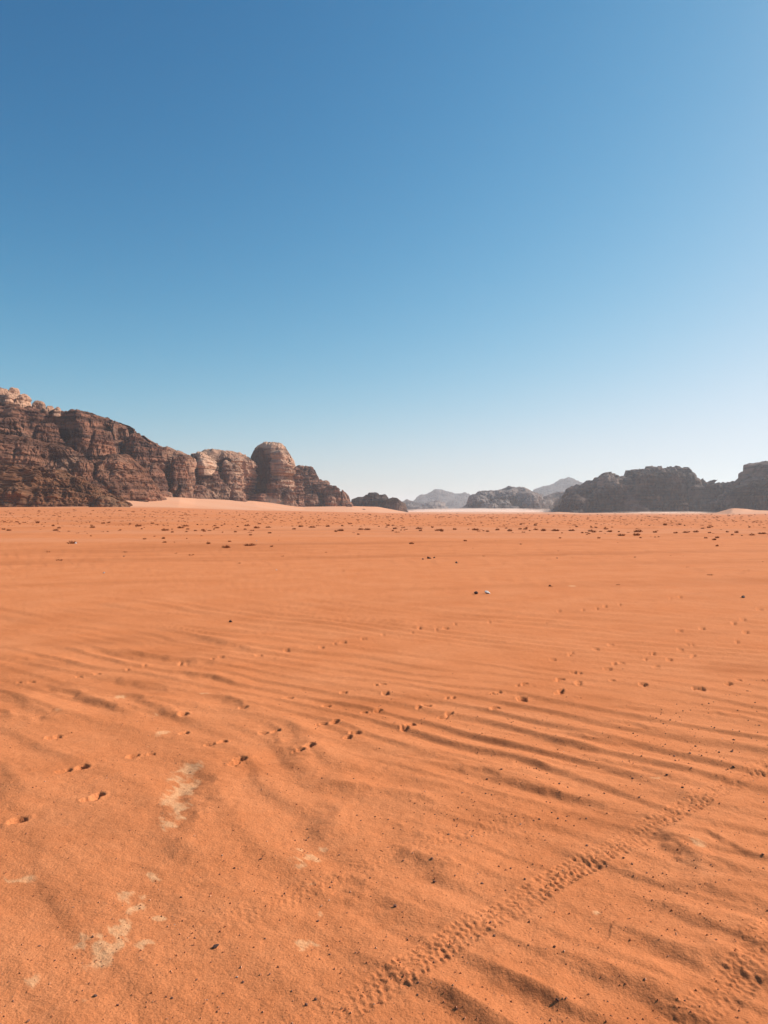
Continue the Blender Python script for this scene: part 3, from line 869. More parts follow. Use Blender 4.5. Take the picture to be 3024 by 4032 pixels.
rock('rock_outcrop', M_DARK, [
    B(1470, 86, 1120, 40, [(1384, 1985), (1388, 1978), (1392, 1970), (1410, 1961), (1440, 1957), (1452, 1950), (1456, 1943), (1482, 1943), (1490, 1953), (1510, 1955), (1522, 1966), (1538, 1980), (1560, 2000)], 2010,
      p=6, rx=0, ty=.25, seed=70, lump=.12, jag=.5),
    B(1552, 50, 1100, 34, [(1500, 1990), (1515, 1970), (1530, 1965), (1545, 1959), (1560, 1962), (1575, 1972), (1588, 1985), (1594, 2000), (1600, 2022)], 2022, p=6, rx=0, ty=.25, seed=71, lump=.10, jag=.5, warm=.25),
], 'low dark rounded rock outcrop behind the sand slope, right of the stepped cliff', 'rock outcrop', parts='rock_dome')

rock('rock_ledge', M_CLIFF, [
    B(1392, 5, 905, 1.5, 2003.5, 2008, p=6, seed=75, lump=.03, strata=.3, rough=.3, warm=.8),
    B(1405, 11, 903, 1.5, 2005.2, 2009, p=6, seed=76, lump=.03, strata=.3, rough=.3, warm=.8),
    B(1420, 6, 901, 1.5, 2003.8, 2009, p=6, seed=77, lump=.03, strata=.3, rough=.3, warm=.8),
    B(1433, 8, 899, 1.5, 2005, 2010, p=6, seed=78, lump=.03, strata=.3, rough=.3, warm=.8),
], 'thin low dark red ledge on the pale sand slope between cliff and outcrop', 'rock ledge', parts='ledge_block')

# far mountains and middle distance
rock('mountain', M_FAR, [
    B(1745, 130, 4300, 500, [(1600, 1998), (1630, 1975), (1659, 1949), (1676, 1951), (1693, 1937), (1712, 1925), (1741, 1926), (1770, 1939), (1799, 1950), (1818, 1944), (1842, 1954), (1857, 1960), (1880, 1985)], 2012,
      p=3, rx=0, ty=.6, seed=80, lump=.04, strata=.3, res=1.2),
    B(1690, 60, 4100, 250, [(1620, 2000), (1660, 1975), (1700, 1965), (1750, 2000)], 2012, p=2.4, rx=0, ty=.5, seed=81, lump=.12, strata=.3, res=1.2),
    B(1800, 70, 4100, 250, [(1730, 2000), (1780, 1970), (1830, 1965), (1880, 2000)], 2012, p=2.4, rx=0, ty=.5, seed=82, lump=.12, strata=.3, res=1.2),
], kind='structure')
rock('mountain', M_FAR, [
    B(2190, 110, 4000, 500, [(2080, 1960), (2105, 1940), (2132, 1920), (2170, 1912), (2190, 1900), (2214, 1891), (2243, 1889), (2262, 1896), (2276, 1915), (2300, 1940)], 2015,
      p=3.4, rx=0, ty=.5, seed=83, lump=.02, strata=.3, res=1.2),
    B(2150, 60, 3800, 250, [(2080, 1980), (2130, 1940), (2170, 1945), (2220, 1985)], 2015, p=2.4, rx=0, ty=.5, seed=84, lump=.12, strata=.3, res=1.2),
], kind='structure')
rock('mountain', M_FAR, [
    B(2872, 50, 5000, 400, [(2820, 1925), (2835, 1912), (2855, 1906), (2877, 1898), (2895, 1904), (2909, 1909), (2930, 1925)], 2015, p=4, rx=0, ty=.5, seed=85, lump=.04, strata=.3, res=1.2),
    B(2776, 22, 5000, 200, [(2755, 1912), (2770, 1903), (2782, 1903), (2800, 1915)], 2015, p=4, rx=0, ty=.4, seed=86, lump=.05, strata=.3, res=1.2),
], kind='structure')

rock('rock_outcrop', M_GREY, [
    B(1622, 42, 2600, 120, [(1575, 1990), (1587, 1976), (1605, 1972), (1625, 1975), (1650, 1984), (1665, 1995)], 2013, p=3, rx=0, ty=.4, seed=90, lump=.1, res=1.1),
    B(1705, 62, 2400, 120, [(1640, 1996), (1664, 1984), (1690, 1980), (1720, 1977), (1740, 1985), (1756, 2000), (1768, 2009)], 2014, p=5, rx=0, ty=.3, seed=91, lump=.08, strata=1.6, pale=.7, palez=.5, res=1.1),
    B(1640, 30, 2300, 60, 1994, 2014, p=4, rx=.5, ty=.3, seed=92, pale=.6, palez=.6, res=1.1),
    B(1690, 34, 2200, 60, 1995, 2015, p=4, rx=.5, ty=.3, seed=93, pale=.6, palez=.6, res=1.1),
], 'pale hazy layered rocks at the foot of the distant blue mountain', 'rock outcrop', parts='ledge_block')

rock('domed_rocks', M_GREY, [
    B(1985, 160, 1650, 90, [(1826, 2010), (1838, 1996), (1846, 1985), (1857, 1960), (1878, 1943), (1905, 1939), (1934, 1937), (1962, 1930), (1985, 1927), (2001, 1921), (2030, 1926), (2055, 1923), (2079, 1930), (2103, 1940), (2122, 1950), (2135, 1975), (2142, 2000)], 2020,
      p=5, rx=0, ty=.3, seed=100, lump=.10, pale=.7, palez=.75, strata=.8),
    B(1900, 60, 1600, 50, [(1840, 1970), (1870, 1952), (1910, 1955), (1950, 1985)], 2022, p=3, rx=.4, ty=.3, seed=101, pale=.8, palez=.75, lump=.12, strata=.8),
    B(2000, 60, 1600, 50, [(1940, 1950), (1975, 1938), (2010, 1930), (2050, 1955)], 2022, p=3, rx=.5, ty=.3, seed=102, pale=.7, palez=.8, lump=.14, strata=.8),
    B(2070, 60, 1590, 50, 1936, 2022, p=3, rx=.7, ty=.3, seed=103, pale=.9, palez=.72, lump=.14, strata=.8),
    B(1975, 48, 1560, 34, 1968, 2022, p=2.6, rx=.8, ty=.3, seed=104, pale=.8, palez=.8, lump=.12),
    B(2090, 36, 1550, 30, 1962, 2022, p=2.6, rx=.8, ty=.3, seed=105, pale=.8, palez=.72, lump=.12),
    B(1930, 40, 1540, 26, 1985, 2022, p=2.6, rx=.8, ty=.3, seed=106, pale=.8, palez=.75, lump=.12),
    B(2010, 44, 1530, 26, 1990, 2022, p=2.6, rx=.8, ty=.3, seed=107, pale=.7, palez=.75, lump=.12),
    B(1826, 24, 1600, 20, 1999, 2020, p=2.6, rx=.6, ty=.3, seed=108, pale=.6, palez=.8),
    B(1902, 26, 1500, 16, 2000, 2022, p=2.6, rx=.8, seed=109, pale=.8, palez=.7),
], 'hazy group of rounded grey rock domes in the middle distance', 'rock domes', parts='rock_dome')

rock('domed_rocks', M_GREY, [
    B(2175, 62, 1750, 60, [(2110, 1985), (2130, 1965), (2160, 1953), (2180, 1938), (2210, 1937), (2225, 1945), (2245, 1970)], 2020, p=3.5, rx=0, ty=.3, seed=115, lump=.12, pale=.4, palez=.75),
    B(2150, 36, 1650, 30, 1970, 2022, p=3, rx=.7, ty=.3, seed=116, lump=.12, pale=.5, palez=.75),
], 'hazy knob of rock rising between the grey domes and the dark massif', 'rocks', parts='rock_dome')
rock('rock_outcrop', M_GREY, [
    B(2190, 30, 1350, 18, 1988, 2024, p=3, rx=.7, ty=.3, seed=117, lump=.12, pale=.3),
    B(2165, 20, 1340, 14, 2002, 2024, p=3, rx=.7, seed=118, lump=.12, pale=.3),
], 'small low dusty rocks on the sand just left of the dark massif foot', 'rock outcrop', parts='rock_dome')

SKY_L = [(2190, 1990), (2205, 1980), (2222, 1962), (2240, 1934), (2258, 1925), (2276, 1921), (2300, 1911), (2322, 1906), (2330, 1892), (2350, 1884), (2372, 1875), (2392, 1872), (2413, 1883), (2429, 1886)]
SKY_L2 = [(2420, 1895), (2432, 1886), (2455, 1881), (2478, 1876), (2484, 1860), (2500, 1853), (2519, 1849), (2545, 1847), (2560, 1855), (2578, 1851), (2590, 1857), (2608, 1848), (2632, 1846), (2656, 1850),
          (2672, 1857), (2686, 1866), (2690, 1880), (2700, 1893), (2720, 1895)]
SKY_L3 = [(2690, 1900), (2700, 1893), (2729, 1891), (2748, 1898), (2760, 1908), (2776, 1912), (2782, 1905), (2800, 1904), (2828, 1908), (2840, 1918), (2862, 1914), (2890, 1912), (2920, 1912), (2940, 1920)]
rock('dark_massif', M_DARK, [
    B(2330, 142, 1190, 70, SKY_L + [(2480, 1890)], 2026, p=6, rx=0, ty=.28, seed=120, lump=.20, pale=.35, palez=.86, jag=1.0),
    B(2395, 38, 1170, 26, 1873, 1920, p=2.6, rx=.6, seed=121, pale=.8, palez=.25, lump=.06, strata=1.2),
    B(2565, 156, 1160, 75, SKY_L2, 2026, p=9, rx=0, ty=.2, seed=122, lump=.20, jag=1.1, pale=.5, palez=.82),
    B(2415, 100, 1110, 42, [(2310, 1960), (2350, 1925), (2380, 1912), (2430, 1908), (2480, 1905), (2500, 1925), (2515, 1970), (2530, 2000)], 2028, p=5, rx=.2, ty=.35, seed=123, lump=.20, pale=.25, palez=.9),
    B(2545, 60, 1110, 36, 1866, 2028, p=6, rx=.5, ty=.25, seed=124, lump=.20),
    B(2640, 52, 1110, 36, 1862, 2028, p=6, rx=.5, ty=.25, seed=125, lump=.20),
    B(2262, 56, 1130, 36, [(2200, 1990), (2230, 1960), (2262, 1945), (2300, 1960), (2320, 2000)], 2028, p=4, rx=.3, ty=.3, seed=126, lump=.20, pale=.2),
    B(2520, 50, 1080, 22, 1990, 2028, p=3, rx=.6, ty=.4, tx=.4, seed=127, lump=.20, pale=.3, palez=.3),
    B(2270, 34, 1050, 14, 2010, 2026, p=2.6, rx=.6, ty=.4, tx=.2, seed=128, lump=.20, pale=.6, palez=.2, strata=1.5),
    B(2820, 145, 1200, 70, SKY_L3, 2026, p=6, rx=0, ty=.22, seed=130, lump=.20, jag=1.0, pale=.3, palez=.88),
    B(2745, 50, 1140, 34, 1915, 2026, p=5, rx=.5, ty=.3, seed=131, lump=.20, pale=.35, palez=.2, warm=.2),
    B(2790, 34, 1120, 26, 1940, 2026, p=4, rx=.6, ty=.3, seed=132, lump=.20, pale=.4, palez=.2),
    B(2815, 26, 1120, 26, 1910, 2026, p=6, rx=.5, ty=.2, seed=133, lump=.20),
], 'long dark blue brown massif with blocky top standing right of the grey domes', 'rock massif', yaw=-14, parts='buttress')

rock('dark_cliff', M_DARK, [
    B(3070, 240, 980, 90, [(2830, 1985), (2845, 1960), (2862, 1945), (2880, 1930), (2908, 1912), (2916, 1906), (2926, 1893), (2940, 1890), (2952, 1885), (2962, 1873), (2978, 1865), (2984, 1850),
      (2990, 1841), (3000, 1832), (3010, 1825), (3040, 1824), (3080, 1810), (3300, 1800)], 2024, p=6, rx=0, ty=.3, seed=140, lump=.20, pale=.6, palez=.82, jag=1.0),
    B(2960, 90, 950, 40, [(2850, 1990), (2880, 1950), (2920, 1920), (2960, 1905), (3000, 1890), (3060, 1900)], 2022, p=5, rx=.3, ty=.3, seed=141, lump=.20),
], 'steep dark cliff with pale ledges on top, cut by the right edge', 'cliff', yaw=-20, parts='buttress')

# ------------------------------------------------------------------ shrubs
def shrub_mesh(name, seed, n=90, flat=.42):
    rng = np.random.RandomState(seed)
    co, fa = [], []
    for i in range(n):
        a = rng.rand() * 2 * math.pi
        r0 = rng.rand() ** .6 * .36
        b = np.array([math.cos(a) * r0, math.sin(a) * r0 * .8, 0.0])
        a2 = a + rng.randn() * .7
        ln = .16 + .22 * rng.rand()
        up = flat * (1.15 - r0 * 1.4) * (0.5 + rng.rand())
        d = np.array([math.cos(a2) * ln * .7, math.sin(a2) * ln * .7, up])
        s = np.cross(d, rng.randn(3))
        s = s / np.linalg.norm(s) * (.014 + .022 * rng.rand())
        m = b + d * .55 + rng.randn(3) * .02
        t = b + d
        k = len(co)
        co += [b - s * .6, b + s * .6, m + s, m - s, t]
        fa += [(k, k + 1, k + 2), (k, k + 2, k + 3), (k + 3, k + 2, k + 4)]
    return mesh_from(name, co, fa, smooth=False)

def mound_mesh(name, seed):
    rng = np.random.RandomState(seed)
    nr, na = 6, 16
    co = [(0, 0, .10)]
    for i in range(1, nr):
        t = i / (nr - 1)
        for j in range(na):
            a = 2 * math.pi * j / na
            r = t * (.62 + .10 * math.sin(2 * a + seed) + .05 * rng.rand())
            co.append((r * math.cos(a) * 1.15, r * math.sin(a) * .8, .10 * (1 - t * t) - .03 * t))
    fa = []
    for j in range(na):
        fa.append((0, 1 + j, 1 + (j + 1) % na))
    for i in range(nr - 2):
        for j in range(na):
            a, b = 1 + i * na + j, 1 + i * na + (j + 1) % na
            fa += [(a, a + na, b + na), (a, b + na, b)]
    return mesh_from(name, co, fa)

def shrub_mat(name, c1, c2):
    m, nt, b = newmat(name)
    tc = nt.nodes.new('ShaderNodeTexCoord')
    col = mixc(nt, noise(nt, tc.outputs['Object'], 9.0, 3), c4(*c1), c4(*c2))
    nt.links.new(col, b.inputs['Base Color'])
    return m

M_SHRUB = shrub_mat('dry_shrub', (0.27, 0.092, 0.037), (0.44, 0.18, 0.078))
SHR = [shrub_mesh('desert_shrub', 200 + i, 80 + 12 * i, .34 + .05 * (i % 3)) for i in range(6)]
TUFT = [shrub_mesh('dry_tuft', 260 + i, 34, .22) for i in range(4)]
for me in SHR + TUFT:
    me.materials.append(M_SHRUB)

BIG = [(770, 2091, 14), (734, 2095, 12), (731, 2073, 26), (712, 2080, 24), (846, 2072, 14), (854, 2080, 20), (876, 2097, 8), (936, 2075, 10), (974, 2072, 22), (1011, 2080, 22), (1057, 2078, 22),
       (1062, 2100, 15), (1021, 2064, 14), (821, 2142, 15), (889, 2158, 28), (904, 2134, 14), (984, 2149, 42), (1069, 2153, 12), (2187, 2091, 28), (2251, 2091, 24), (2139, 2091, 20), (2109, 2087, 18),
       (2325, 2093, 20), (2365, 2094, 12), (2401, 2094, 26), (2447, 2110, 28), (2513, 2095, 36), (2579, 2097, 16), (2507, 2109, 26), (2522, 2119, 9), (2358, 2120, 14), (2205, 2120, 12), (2321, 2103, 8),
       (2311, 2106, 8), (2579, 2116, 9), (2593, 2115, 9), (2346, 2079, 14), (2410, 2077, 9), (283, 2141, 36), (365, 2079, 24), (545, 2073, 24), (235, 2204, 30), (189, 2174, 20), (492, 2174, 22),
       (755, 2185, 30), (694, 2179, 14), (570, 2124, 14), (644, 2122, 16), (648, 2137, 16), (1230, 2078, 28), (1340, 2091, 26), (1445, 2087, 26), (1290, 2074, 18), (232, 2081, 14), (210, 2072, 14), (424, 2094, 8),
       (1831, 2131, 16), (1621, 2142, 20), (2050, 2144, 9), (1649, 2083, 28), (1731, 2090, 30), (1872, 2088, 26), (1959, 2088, 20), (2008, 2092, 20), (1790, 2086, 18), (2779, 2120, 16), (2824, 2119, 16),
       (2961, 2108, 24), (3002, 2103, 30), (2824, 2151, 14), (2797, 2265, 24), (2432, 2304, 16), (2166, 2310, 22), (1411, 2105, 10), (15, 2086, 14), (147, 2060, 18), (1112, 2189, 14), (1555, 2083, 16),
       (2700, 2098, 24), (2660, 2100, 18), (2740, 2096, 20), (2900, 2098, 18), (2860, 2062, 12)]
SPECIAL = {0: None}
rng = random.Random(7)
shrubs = []
for px, py, w in BIG:
    shrubs.append((px, py, w * .98, True))
def band(n, y0, y1, w0, w1, fx=lambda: rng.uniform(-120, 3144)):
    for _ in range(n):
        shrubs.append((fx(), rng.uniform(y0, y1), rng.uniform(w0, w1) * (1 + .6 * rng.random() ** 4), False))
band(60, 2084, 2100, 8, 20, lambda: rng.choice([rng.uniform(1500, 3100), rng.uniform(1500, 3100), rng.uniform(0, 1500)]))
band(80, 2066, 2086, 5, 14)
band(18, 2100, 2130, 5, 12)
band(10, 2130, 2220, 5, 10)
band(250, 2028, 2066, 5, 12)
def lift(px):
    return np.interp(px, [0, 450, 1500, 3024], [-20, -19, -3, -2])
res = []
for px, py, w, big in shrubs:
    if not big and py < 2066:
        py = py + lift(px) * (2066 - py) / 38.0
    gx, gy = gpt(px, py)
    res.append((gx, gy, w / F * gy, w, px, py, big))
res.sort(key=lambda s: s[1])
gz = ground_z([s[0] for s in res], [s[1] for s in res])
items = [(s, z) for s, z in zip(res, gz)]
GR = 'dry shrubs dotted over the sandy plain'
ZONES = [(500, 'below the large left massif'), (760, 'below the red brown cliffs'), (1000, 'below the pale capped butte'), (1190, 'below the rock tower'), (1390, 'below the stepped cliff'),
         (1600, 'below the low dark outcrop'), (1840, 'below the distant blue mountain'), (2150, 'below the grey rock domes'), (2320, 'below the dusty small rocks'), (2480, 'below the left end of the dark massif'),
         (2700, 'below the highest part of the dark massif'), (2850, 'below the low right end of the dark massif'), (9999, 'near the right edge below the dark cliff')]
ORD = ['leftmost', 'second from left', 'third from left', 'fourth from left', 'fifth from left', 'sixth from left', 'seventh from left', 'eighth from left', 'ninth from left', 'tenth from left']
def ordinals(recs):
    """recs: list of (index, px, cell text); returns index -> label, with a place in its row where several share a text"""
    out, cells = {}, {}
    for i, px, t in recs:
        cells.setdefault(t, []).append((px, i))
    for t, l in cells.items():
        l.sort()
        for k, (px, i) in enumerate(l):
            if len(l) == 1:
                out[i] = t
            elif len(l) <= 10:
                out[i] = t + ', ' + (ORD[k] if k < len(l) - 1 else 'rightmost')
            else:
                out[i] = t
    return out
def shrub_cell(s):
    px, py, w = s[4], s[5], s[3]
    if abs(px - 984) < 2 and py > 2140:
        return 'largest lone low dry shrub left of centre, in front of the belt'
    if abs(px - 283) < 2:
        return 'wide dry shrub with a white stone at its right end'
    if abs(px - 889) < 2 and py > 2150:
        return 'flat dry shrub just in front of the largest lone shrub'
    z = next(t for e, t in ZONES if px < e).replace('below the low right end of the dark massif', 'below the low end of the dark massif').replace('near the right edge below the dark cliff', 'below the dark cliff').replace('below the highest part of the dark massif', 'below the dark massif summit').replace('below the left end of the dark massif', 'below the dark massif flank')
    row = 'far back' if py < 2045 else ('mid belt' if py < 2070 else ('front belt' if py < 2104 else ('lone nearer' if py < 2170 else 'sparse near')))
    size = 'wide' if w > 18 else ('small' if w > 8 else 'tiny')
    return f'{size} dry shrub, {row}, {z}'
allowed = items[:290]
SL = ordinals([(i, s[4], shrub_cell(s)) for i, (s, z) in enumerate(allowed)])
for i, (s, z) in enumerate(allowed):
    gx, gy, wm, w, px, py, big = s
    sparse = py > 2160
    me = (TUFT if sparse or (not big and rng.random() < .35) else SHR)[rng.randrange(4)]
    nm = 'dry_tuft' if me in TUFT else 'desert_shrub'
    o = link(nm, me, None, None, (gx, gy, z - .02 * wm))
    o.rotation_euler = (rng.uniform(-.08, .08), 0, rng.uniform(0, 6.28) if not big else rng.uniform(-.5, .5) + (3.14 if rng.random() < .5 else 0))
    k = wm / .95
    hz = rng.uniform(.8, 1.15) * (0.75 if w > 20 else 1.05)
    o.scale = (k * 1.15, k * .9, k * hz)
    tag(o, SL[i], 'shrub', GR)
# farther shrubs, past what one can pick out singly
co, fa, off = [], [], 0
nrg = np.random.RandomState(5)
T0 = np.zeros(len(TUFT[0].vertices) * 3)
TUFT[0].vertices.foreach_get('co', T0)
T0 = T0.reshape(-1, 3)
F0 = np.array([tuple(p.vertices) for p in TUFT[0].polygons])
far = [(s[0], s[1], s[2]) for s, z in items[290:]]
for _ in range(1500):
    px = nrg.uniform(-150, 3150)
    py = nrg.uniform(2026, 2072)
    py = py + lift(px) * (2072 - py) / 46.0
    gx, gy = gpt(px, py)
    far.append((gx, gy, nrg.uniform(3.5, 10) / F * gy))
fz = ground_z([f[0] for f in far], [f[1] for f in far])
for (gx, gy, wm), z in zip(far, fz):
    a = nrg.rand() * 6.28
    k = wm / .95
    ca, sa = math.cos(a), math.sin(a)
    P = T0.copy()
    P[:, 0], P[:, 1] = (T0[:, 0] * ca - T0[:, 1] * sa), (T0[:, 0] * sa + T0[:, 1] * ca)
    co.append(P * [k, k, k * 1.2] + [gx, gy, z - .02])
    fa.append(F0 + off)
    off += len(P)
o = link('distant_shrubs', mesh_from('distant_shrubs', np.concatenate(co), np.concatenate(fa), False), M_SHRUB)
tag(o, 'tiny dry shrubs specking the far edge of the plain below the cliffs', 'shrubs', kind='stuff')

co, fa, off = [], [], 0
T1 = np.zeros(len(TUFT[1].vertices) * 3)
TUFT[1].vertices.foreach_get('co', T1)
T1 = T1.reshape(-1, 3)
F1 = np.array([tuple(p.vertices) for p in TUFT[1].polygons])
lit = []
for _ in range(60):          # small drifts of twigs and grit caught in the sand
    cxp, cyp = nrg.uniform(-100, 3120), 2110 + 360 * nrg.rand() ** 1.5
    for _k in range(nrg.randint(1, 8)):
        px, py = cxp + nrg.randn() * 30, cyp + nrg.randn() * 2.5
        gx, gy = gpt(px, py)
        lit.append((gx, gy, nrg.uniform(2.0, 7.5) / F * gy))
lz = ground_z([f[0] for f in lit], [f[1] for f in lit])
for (gx, gy, wm), z in zip(lit, lz):
    a = nrg.rand() * 6.28
    k = wm / .95
    ca, sa = math.cos(a), math.sin(a)
    P = T1.copy()
    P[:, 0], P[:, 1] = (T1[:, 0] * ca - T1[:, 1] * sa), (T1[:, 0] * sa + T1[:, 1] * ca)
    co.append(P * [k, k, k * .55] + [gx, gy, z - .03 * k])
    fa.append(F1 + off)
    off += len(P)
o = link('dry_litter', mesh_from('dry_litter', np.concatenate(co), np.concatenate(fa), False), M_SHRUB)
tag(o, 'bits of dry twigs and grit caught in the smooth sand of the middle distance', 'plant litter', kind='stuff')

# ------------------------------------------------------------------ stones
def stone_mat(name, c1, c2):
    m, nt, b = newmat(name)
    tc = nt.nodes.new('ShaderNodeTexCoord')
    col = mixc(nt, ramp(nt, noise(nt, tc.outputs['Object'], 2.5, 5), .3, .7), c4(*c1), c4(*c2))
    nt.links.new(col, b.inputs['Base Color'])
    bp = N(nt, 'ShaderNodeBump', Strength=.5, Distance=.08)
    nt.links.new(noise(nt, tc.outputs['Object'], 6, 4), bp.inputs['Height'])
    nt.links.new(bp.outputs[0], b.inputs['Normal'])
    b.inputs['Roughness'].default_value = .75
    return m

M_PEB = stone_mat('brown_pebble', (0.15, 0.062, 0.040), (0.34, 0.17, 0.115))
M_PEBD = stone_mat('dark_pebble', (0.07, 0.040, 0.034), (0.15, 0.085, 0.065))
M_PEBP = stone_mat('pale_pebble', (0.50, 0.34, 0.26), (0.66, 0.52, 0.42))
M_WHITE = stone_mat('white_stone', (0.50, 0.47, 0.44), (0.70, 0.67, 0.63))

def stone_mesh(name, seed, mat, sub=1):
    import bmesh
    bm = bmesh.new()
    bmesh.ops.create_icosphere(bm, subdivisions=sub, radius=.5)
    rg = random.Random(seed)
    planes = []
    for _ in range(7):
        v = np.array([rg.gauss(0, 1), rg.gauss(0, 1), rg.gauss(0, 1)])
        v /= np.linalg.norm(v)
        planes.append((v, rg.uniform(.26, .40)))
    for v in bm.verts:
        p = np.array(v.co)
        for nrm, d in planes:
            k = p @ nrm
            if k > d:
                p = p - nrm * (k - d)
        p = p * np.array([1.15, .95, .8]) + np.array([rg.gauss(0, .02), rg.gauss(0, .02), rg.gauss(0, .02)])
        v.co = p
    me = bpy.data.meshes.new(name)
    bm.to_mesh(me)
    bm.free()
    me.materials.append(mat)
    return me

STN = {k: [stone_mesh('pebble', 300 + 10 * j + i, m, 2) for i in range(5)] for j, (k, m) in enumerate((('b', M_PEB), ('d', M_PEBD), ('p', M_PEBP), ('w', M_WHITE)))}
SCL = .6076
RAW = {
 (0, 3232): '1400,826,40,d 1520,312,18 1425,354,12 1300,374,10 1440,238,12,p 1175,507,18 1480,516,10 930,300,8 908,565,14 603,765,20 258,810,18 357,905,14 1020,938,12 1368,912,12 1535,1003,14,p 1575,1035,20 1275,1018,18 1447,1103,14 1117,1135,18 620,1122,26,d 765,1175,20 537,1092,12 185,1273,20 87,1155,14 35,1187,10 1650,467,14 1500,605,8 1133,680,8,p 1345,1143,10,p 1105,897,8,p',
 (1008, 3232): '333,45,16 325,115,16 340,100,12 823,84,12 938,61,10 1300,33,14 1247,92,16 1398,105,12,p 1368,120,12 30,254,16 540,224,14 653,198,10 1140,278,22 955,271,14 1176,258,10 1155,401,20 1290,380,16 1142,338,10 1465,407,22 1437,350,10,p 1650,305,16 492,402,14 480,436,18 740,384,14 902,572,28 400,655,22 590,601,10 552,694,12 60,770,16 478,855,14 645,858,12 90,995,18 118,903,8 1520,667,20 1545,762,20 1397,771,14 1278,891,14 1050,1075,16 1047,1130,18 1135,1082,10,p 232,1104,14 385,1162,24,d 327,1200,26 502,125,8 680,5,12 1325,168,12 1370,172,8 935,938,12 546,1277,8 117,1033,8 1164,178,6,p 475,520,10,p',
 (2016, 3232): '484,161,20 665,128,12 800,28,12 722,254,16 778,292,18 487,350,14 873,347,16 976,352,14 950,367,8 83,386,18 187,635,12 1288,305,14 1625,243,18 1594,330,10 1626,330,12 275,850,20 292,1186,24,d 1117,1188,14 1333,1096,12 875,711,8 737,717,8 428,491,8 117,215,8 1218,434,8 1093,513,6 240,465,10 55,18,10,p',
 (2016, 2450): '158,936,16 226,975,12 160,1014,10 305,1050,20 360,1072,12 597,1101,14 497,1129,14 223,1160,14 258,1227,14 20,1258,14 141,1284,14 178,1279,14 297,1268,22 355,1247,14 349,1281,14 441,1263,12 481,1264,14 823,1136,16 725,1172,10 780,1003,18 836,1001,12 777,1019,10 1003,998,18 1105,1086,20 1115,1144,12 1147,1223,18 1161,961,14 715,907,10 838,880,14 502,891,8 453,810,8 471,780,8 527,752,8 606,779,8 586,732,8 784,716,12 812,732,12 798,744,8 993,794,14 977,810,10 1187,796,16 1135,768,8 1052,855,16 1153,858,18 1058,897,14 1228,877,14 1212,866,8 1340,839,18 1322,828,10 1347,869,8 1423,832,20 1430,821,12 1436,772,18 1292,686,12 1311,695,14 1428,706,12 1473,720,12 1590,716,12 1602,668,14 1585,766,8 1397,944,14 1434,938,20 1655,807,12 1166,695,10 995,726,8 1024,641,14 980,654,16 935,627,12 965,640,8 1086,610,12 1107,574,12 1156,567,8 1067,527,10 969,564,8 1231,531,10 1276,527,14 1306,514,8 1260,560,8 1272,587,10 1462,572,12 1575,525,14 1585,578,10 1555,552,8 1530,636,10 1455,475,8 1408,472,8 1386,472,6 1477,468,8 1522,447,10 1545,452,8 1530,448,8 1540,404,8 1583,376,6 1622,376,10 1635,380,8 1655,378,8 731,376,6 717,300,8 1369,227,6 1210,1082,10 1595,1100,8,p 1410,995,8,p 335,835,6,p 1362,762,8,p 55,1306,10,p',
 (1008, 2450): '1590,970,18 1497,1007,18 1410,1048,8 1370,1050,6 1334,1106,14 1488,1106,12 1527,1115,12 1207,1132,10 1095,1101,8,p 1365,1213,12 1410,1170,6 1090,1242,12 1160,1243,12 1172,1253,8 655,1254,14 772,1261,12 805,1271,8 857,1281,14 680,1291,12 1283,1273,10 1577,1242,10 1640,1270,8 1275,332,8 1137,432,6,p',
 (0, 2450): '330,171,6 298,318,6 130,432,6 302,886,6 780,1056,8 400,1247,10',
}
stones = []
for (ox, oy), txt in RAW.items():
    for it in txt.split():
        q = it.split(',')
        px, py = ox + float(q[0]) * SCL, oy + float(q[1]) * SCL
        stones.append((px, py, float(q[2]) * SCL, q[3] if len(q) > 3 else ('d' if (py < 3200 and rng.random() < .55) else 'b')))
stones += [(909, 2449, 20, 'd'), (409, 2257, 11, 'w'), (1089, 2245, 7, 'w'), (1874, 2338, 24, 'd'), (1921, 2338, 30, 'w'), (2166, 2308, 12, 'd'), (2926, 2354, 22, 'd'),
           (1798, 2217, 16, 'd'), (2194, 2200, 9, 'd'), (1688, 2200, 22, 'd'), (1665, 2203, 12, 'd'), (1710, 2198, 12, 'd'), (488, 2189, 10, 'd'), (297, 2141, 16, 'w'), (1010, 2130, 7, 'w'), (905, 2157, 8, 'd')]
PEB_SPECIAL = {
 (851, 3734): 'largest dark pebble in the foreground sand, lower left of centre',
 (377, 3914): 'dark pebble near the bottom left, below the pale crusted patch',
 (1242, 3938): 'dark pebble right beside a brighter one near the bottom centre',
 (1207, 3961): 'bright topped brown pebble beside a dark one near the bottom centre',
 (2193, 3953): 'dark pebble on a dune flank in the lower right',
 (2183, 3748): 'pale topped pebble at the shaded foot of the lower right dune crest',
 (1556, 3580): 'brown pebble with a bright top standing alone above the tyre track in the foreground',
 (909, 2449): 'dark brown stone alone on smooth sand left of centre',
 (409, 2257): 'small white stone on smooth sand at the left',
 (1089, 2245): 'tiny white stone on smooth sand left of centre, beyond the ripples',
 (1874, 2338): 'dark brown stone just left of the large white stone',
 (1921, 2338): 'large white stone on the sand right of centre',
 (2166, 2308): 'dark stone in a low tuft right of the large white stone',
 (2926, 2354): 'dark brown stone alone on the sand near the right edge',
 (1798, 2217): 'small dark stone right of a row of three dark stones, mid plain',
 (1688, 2200): 'biggest of three dark stones in a row, mid plain right of centre',
 (1665, 2203): 'leftmost of three dark stones in a row, mid plain right of centre',
 (1710, 2198): 'rightmost of three dark stones in a row, mid plain right of centre',
 (297, 2141): 'white stone lying at the right end of a wide dry shrub',
 (488, 2189): 'small dark stone below a low tuft on the left plain',
}
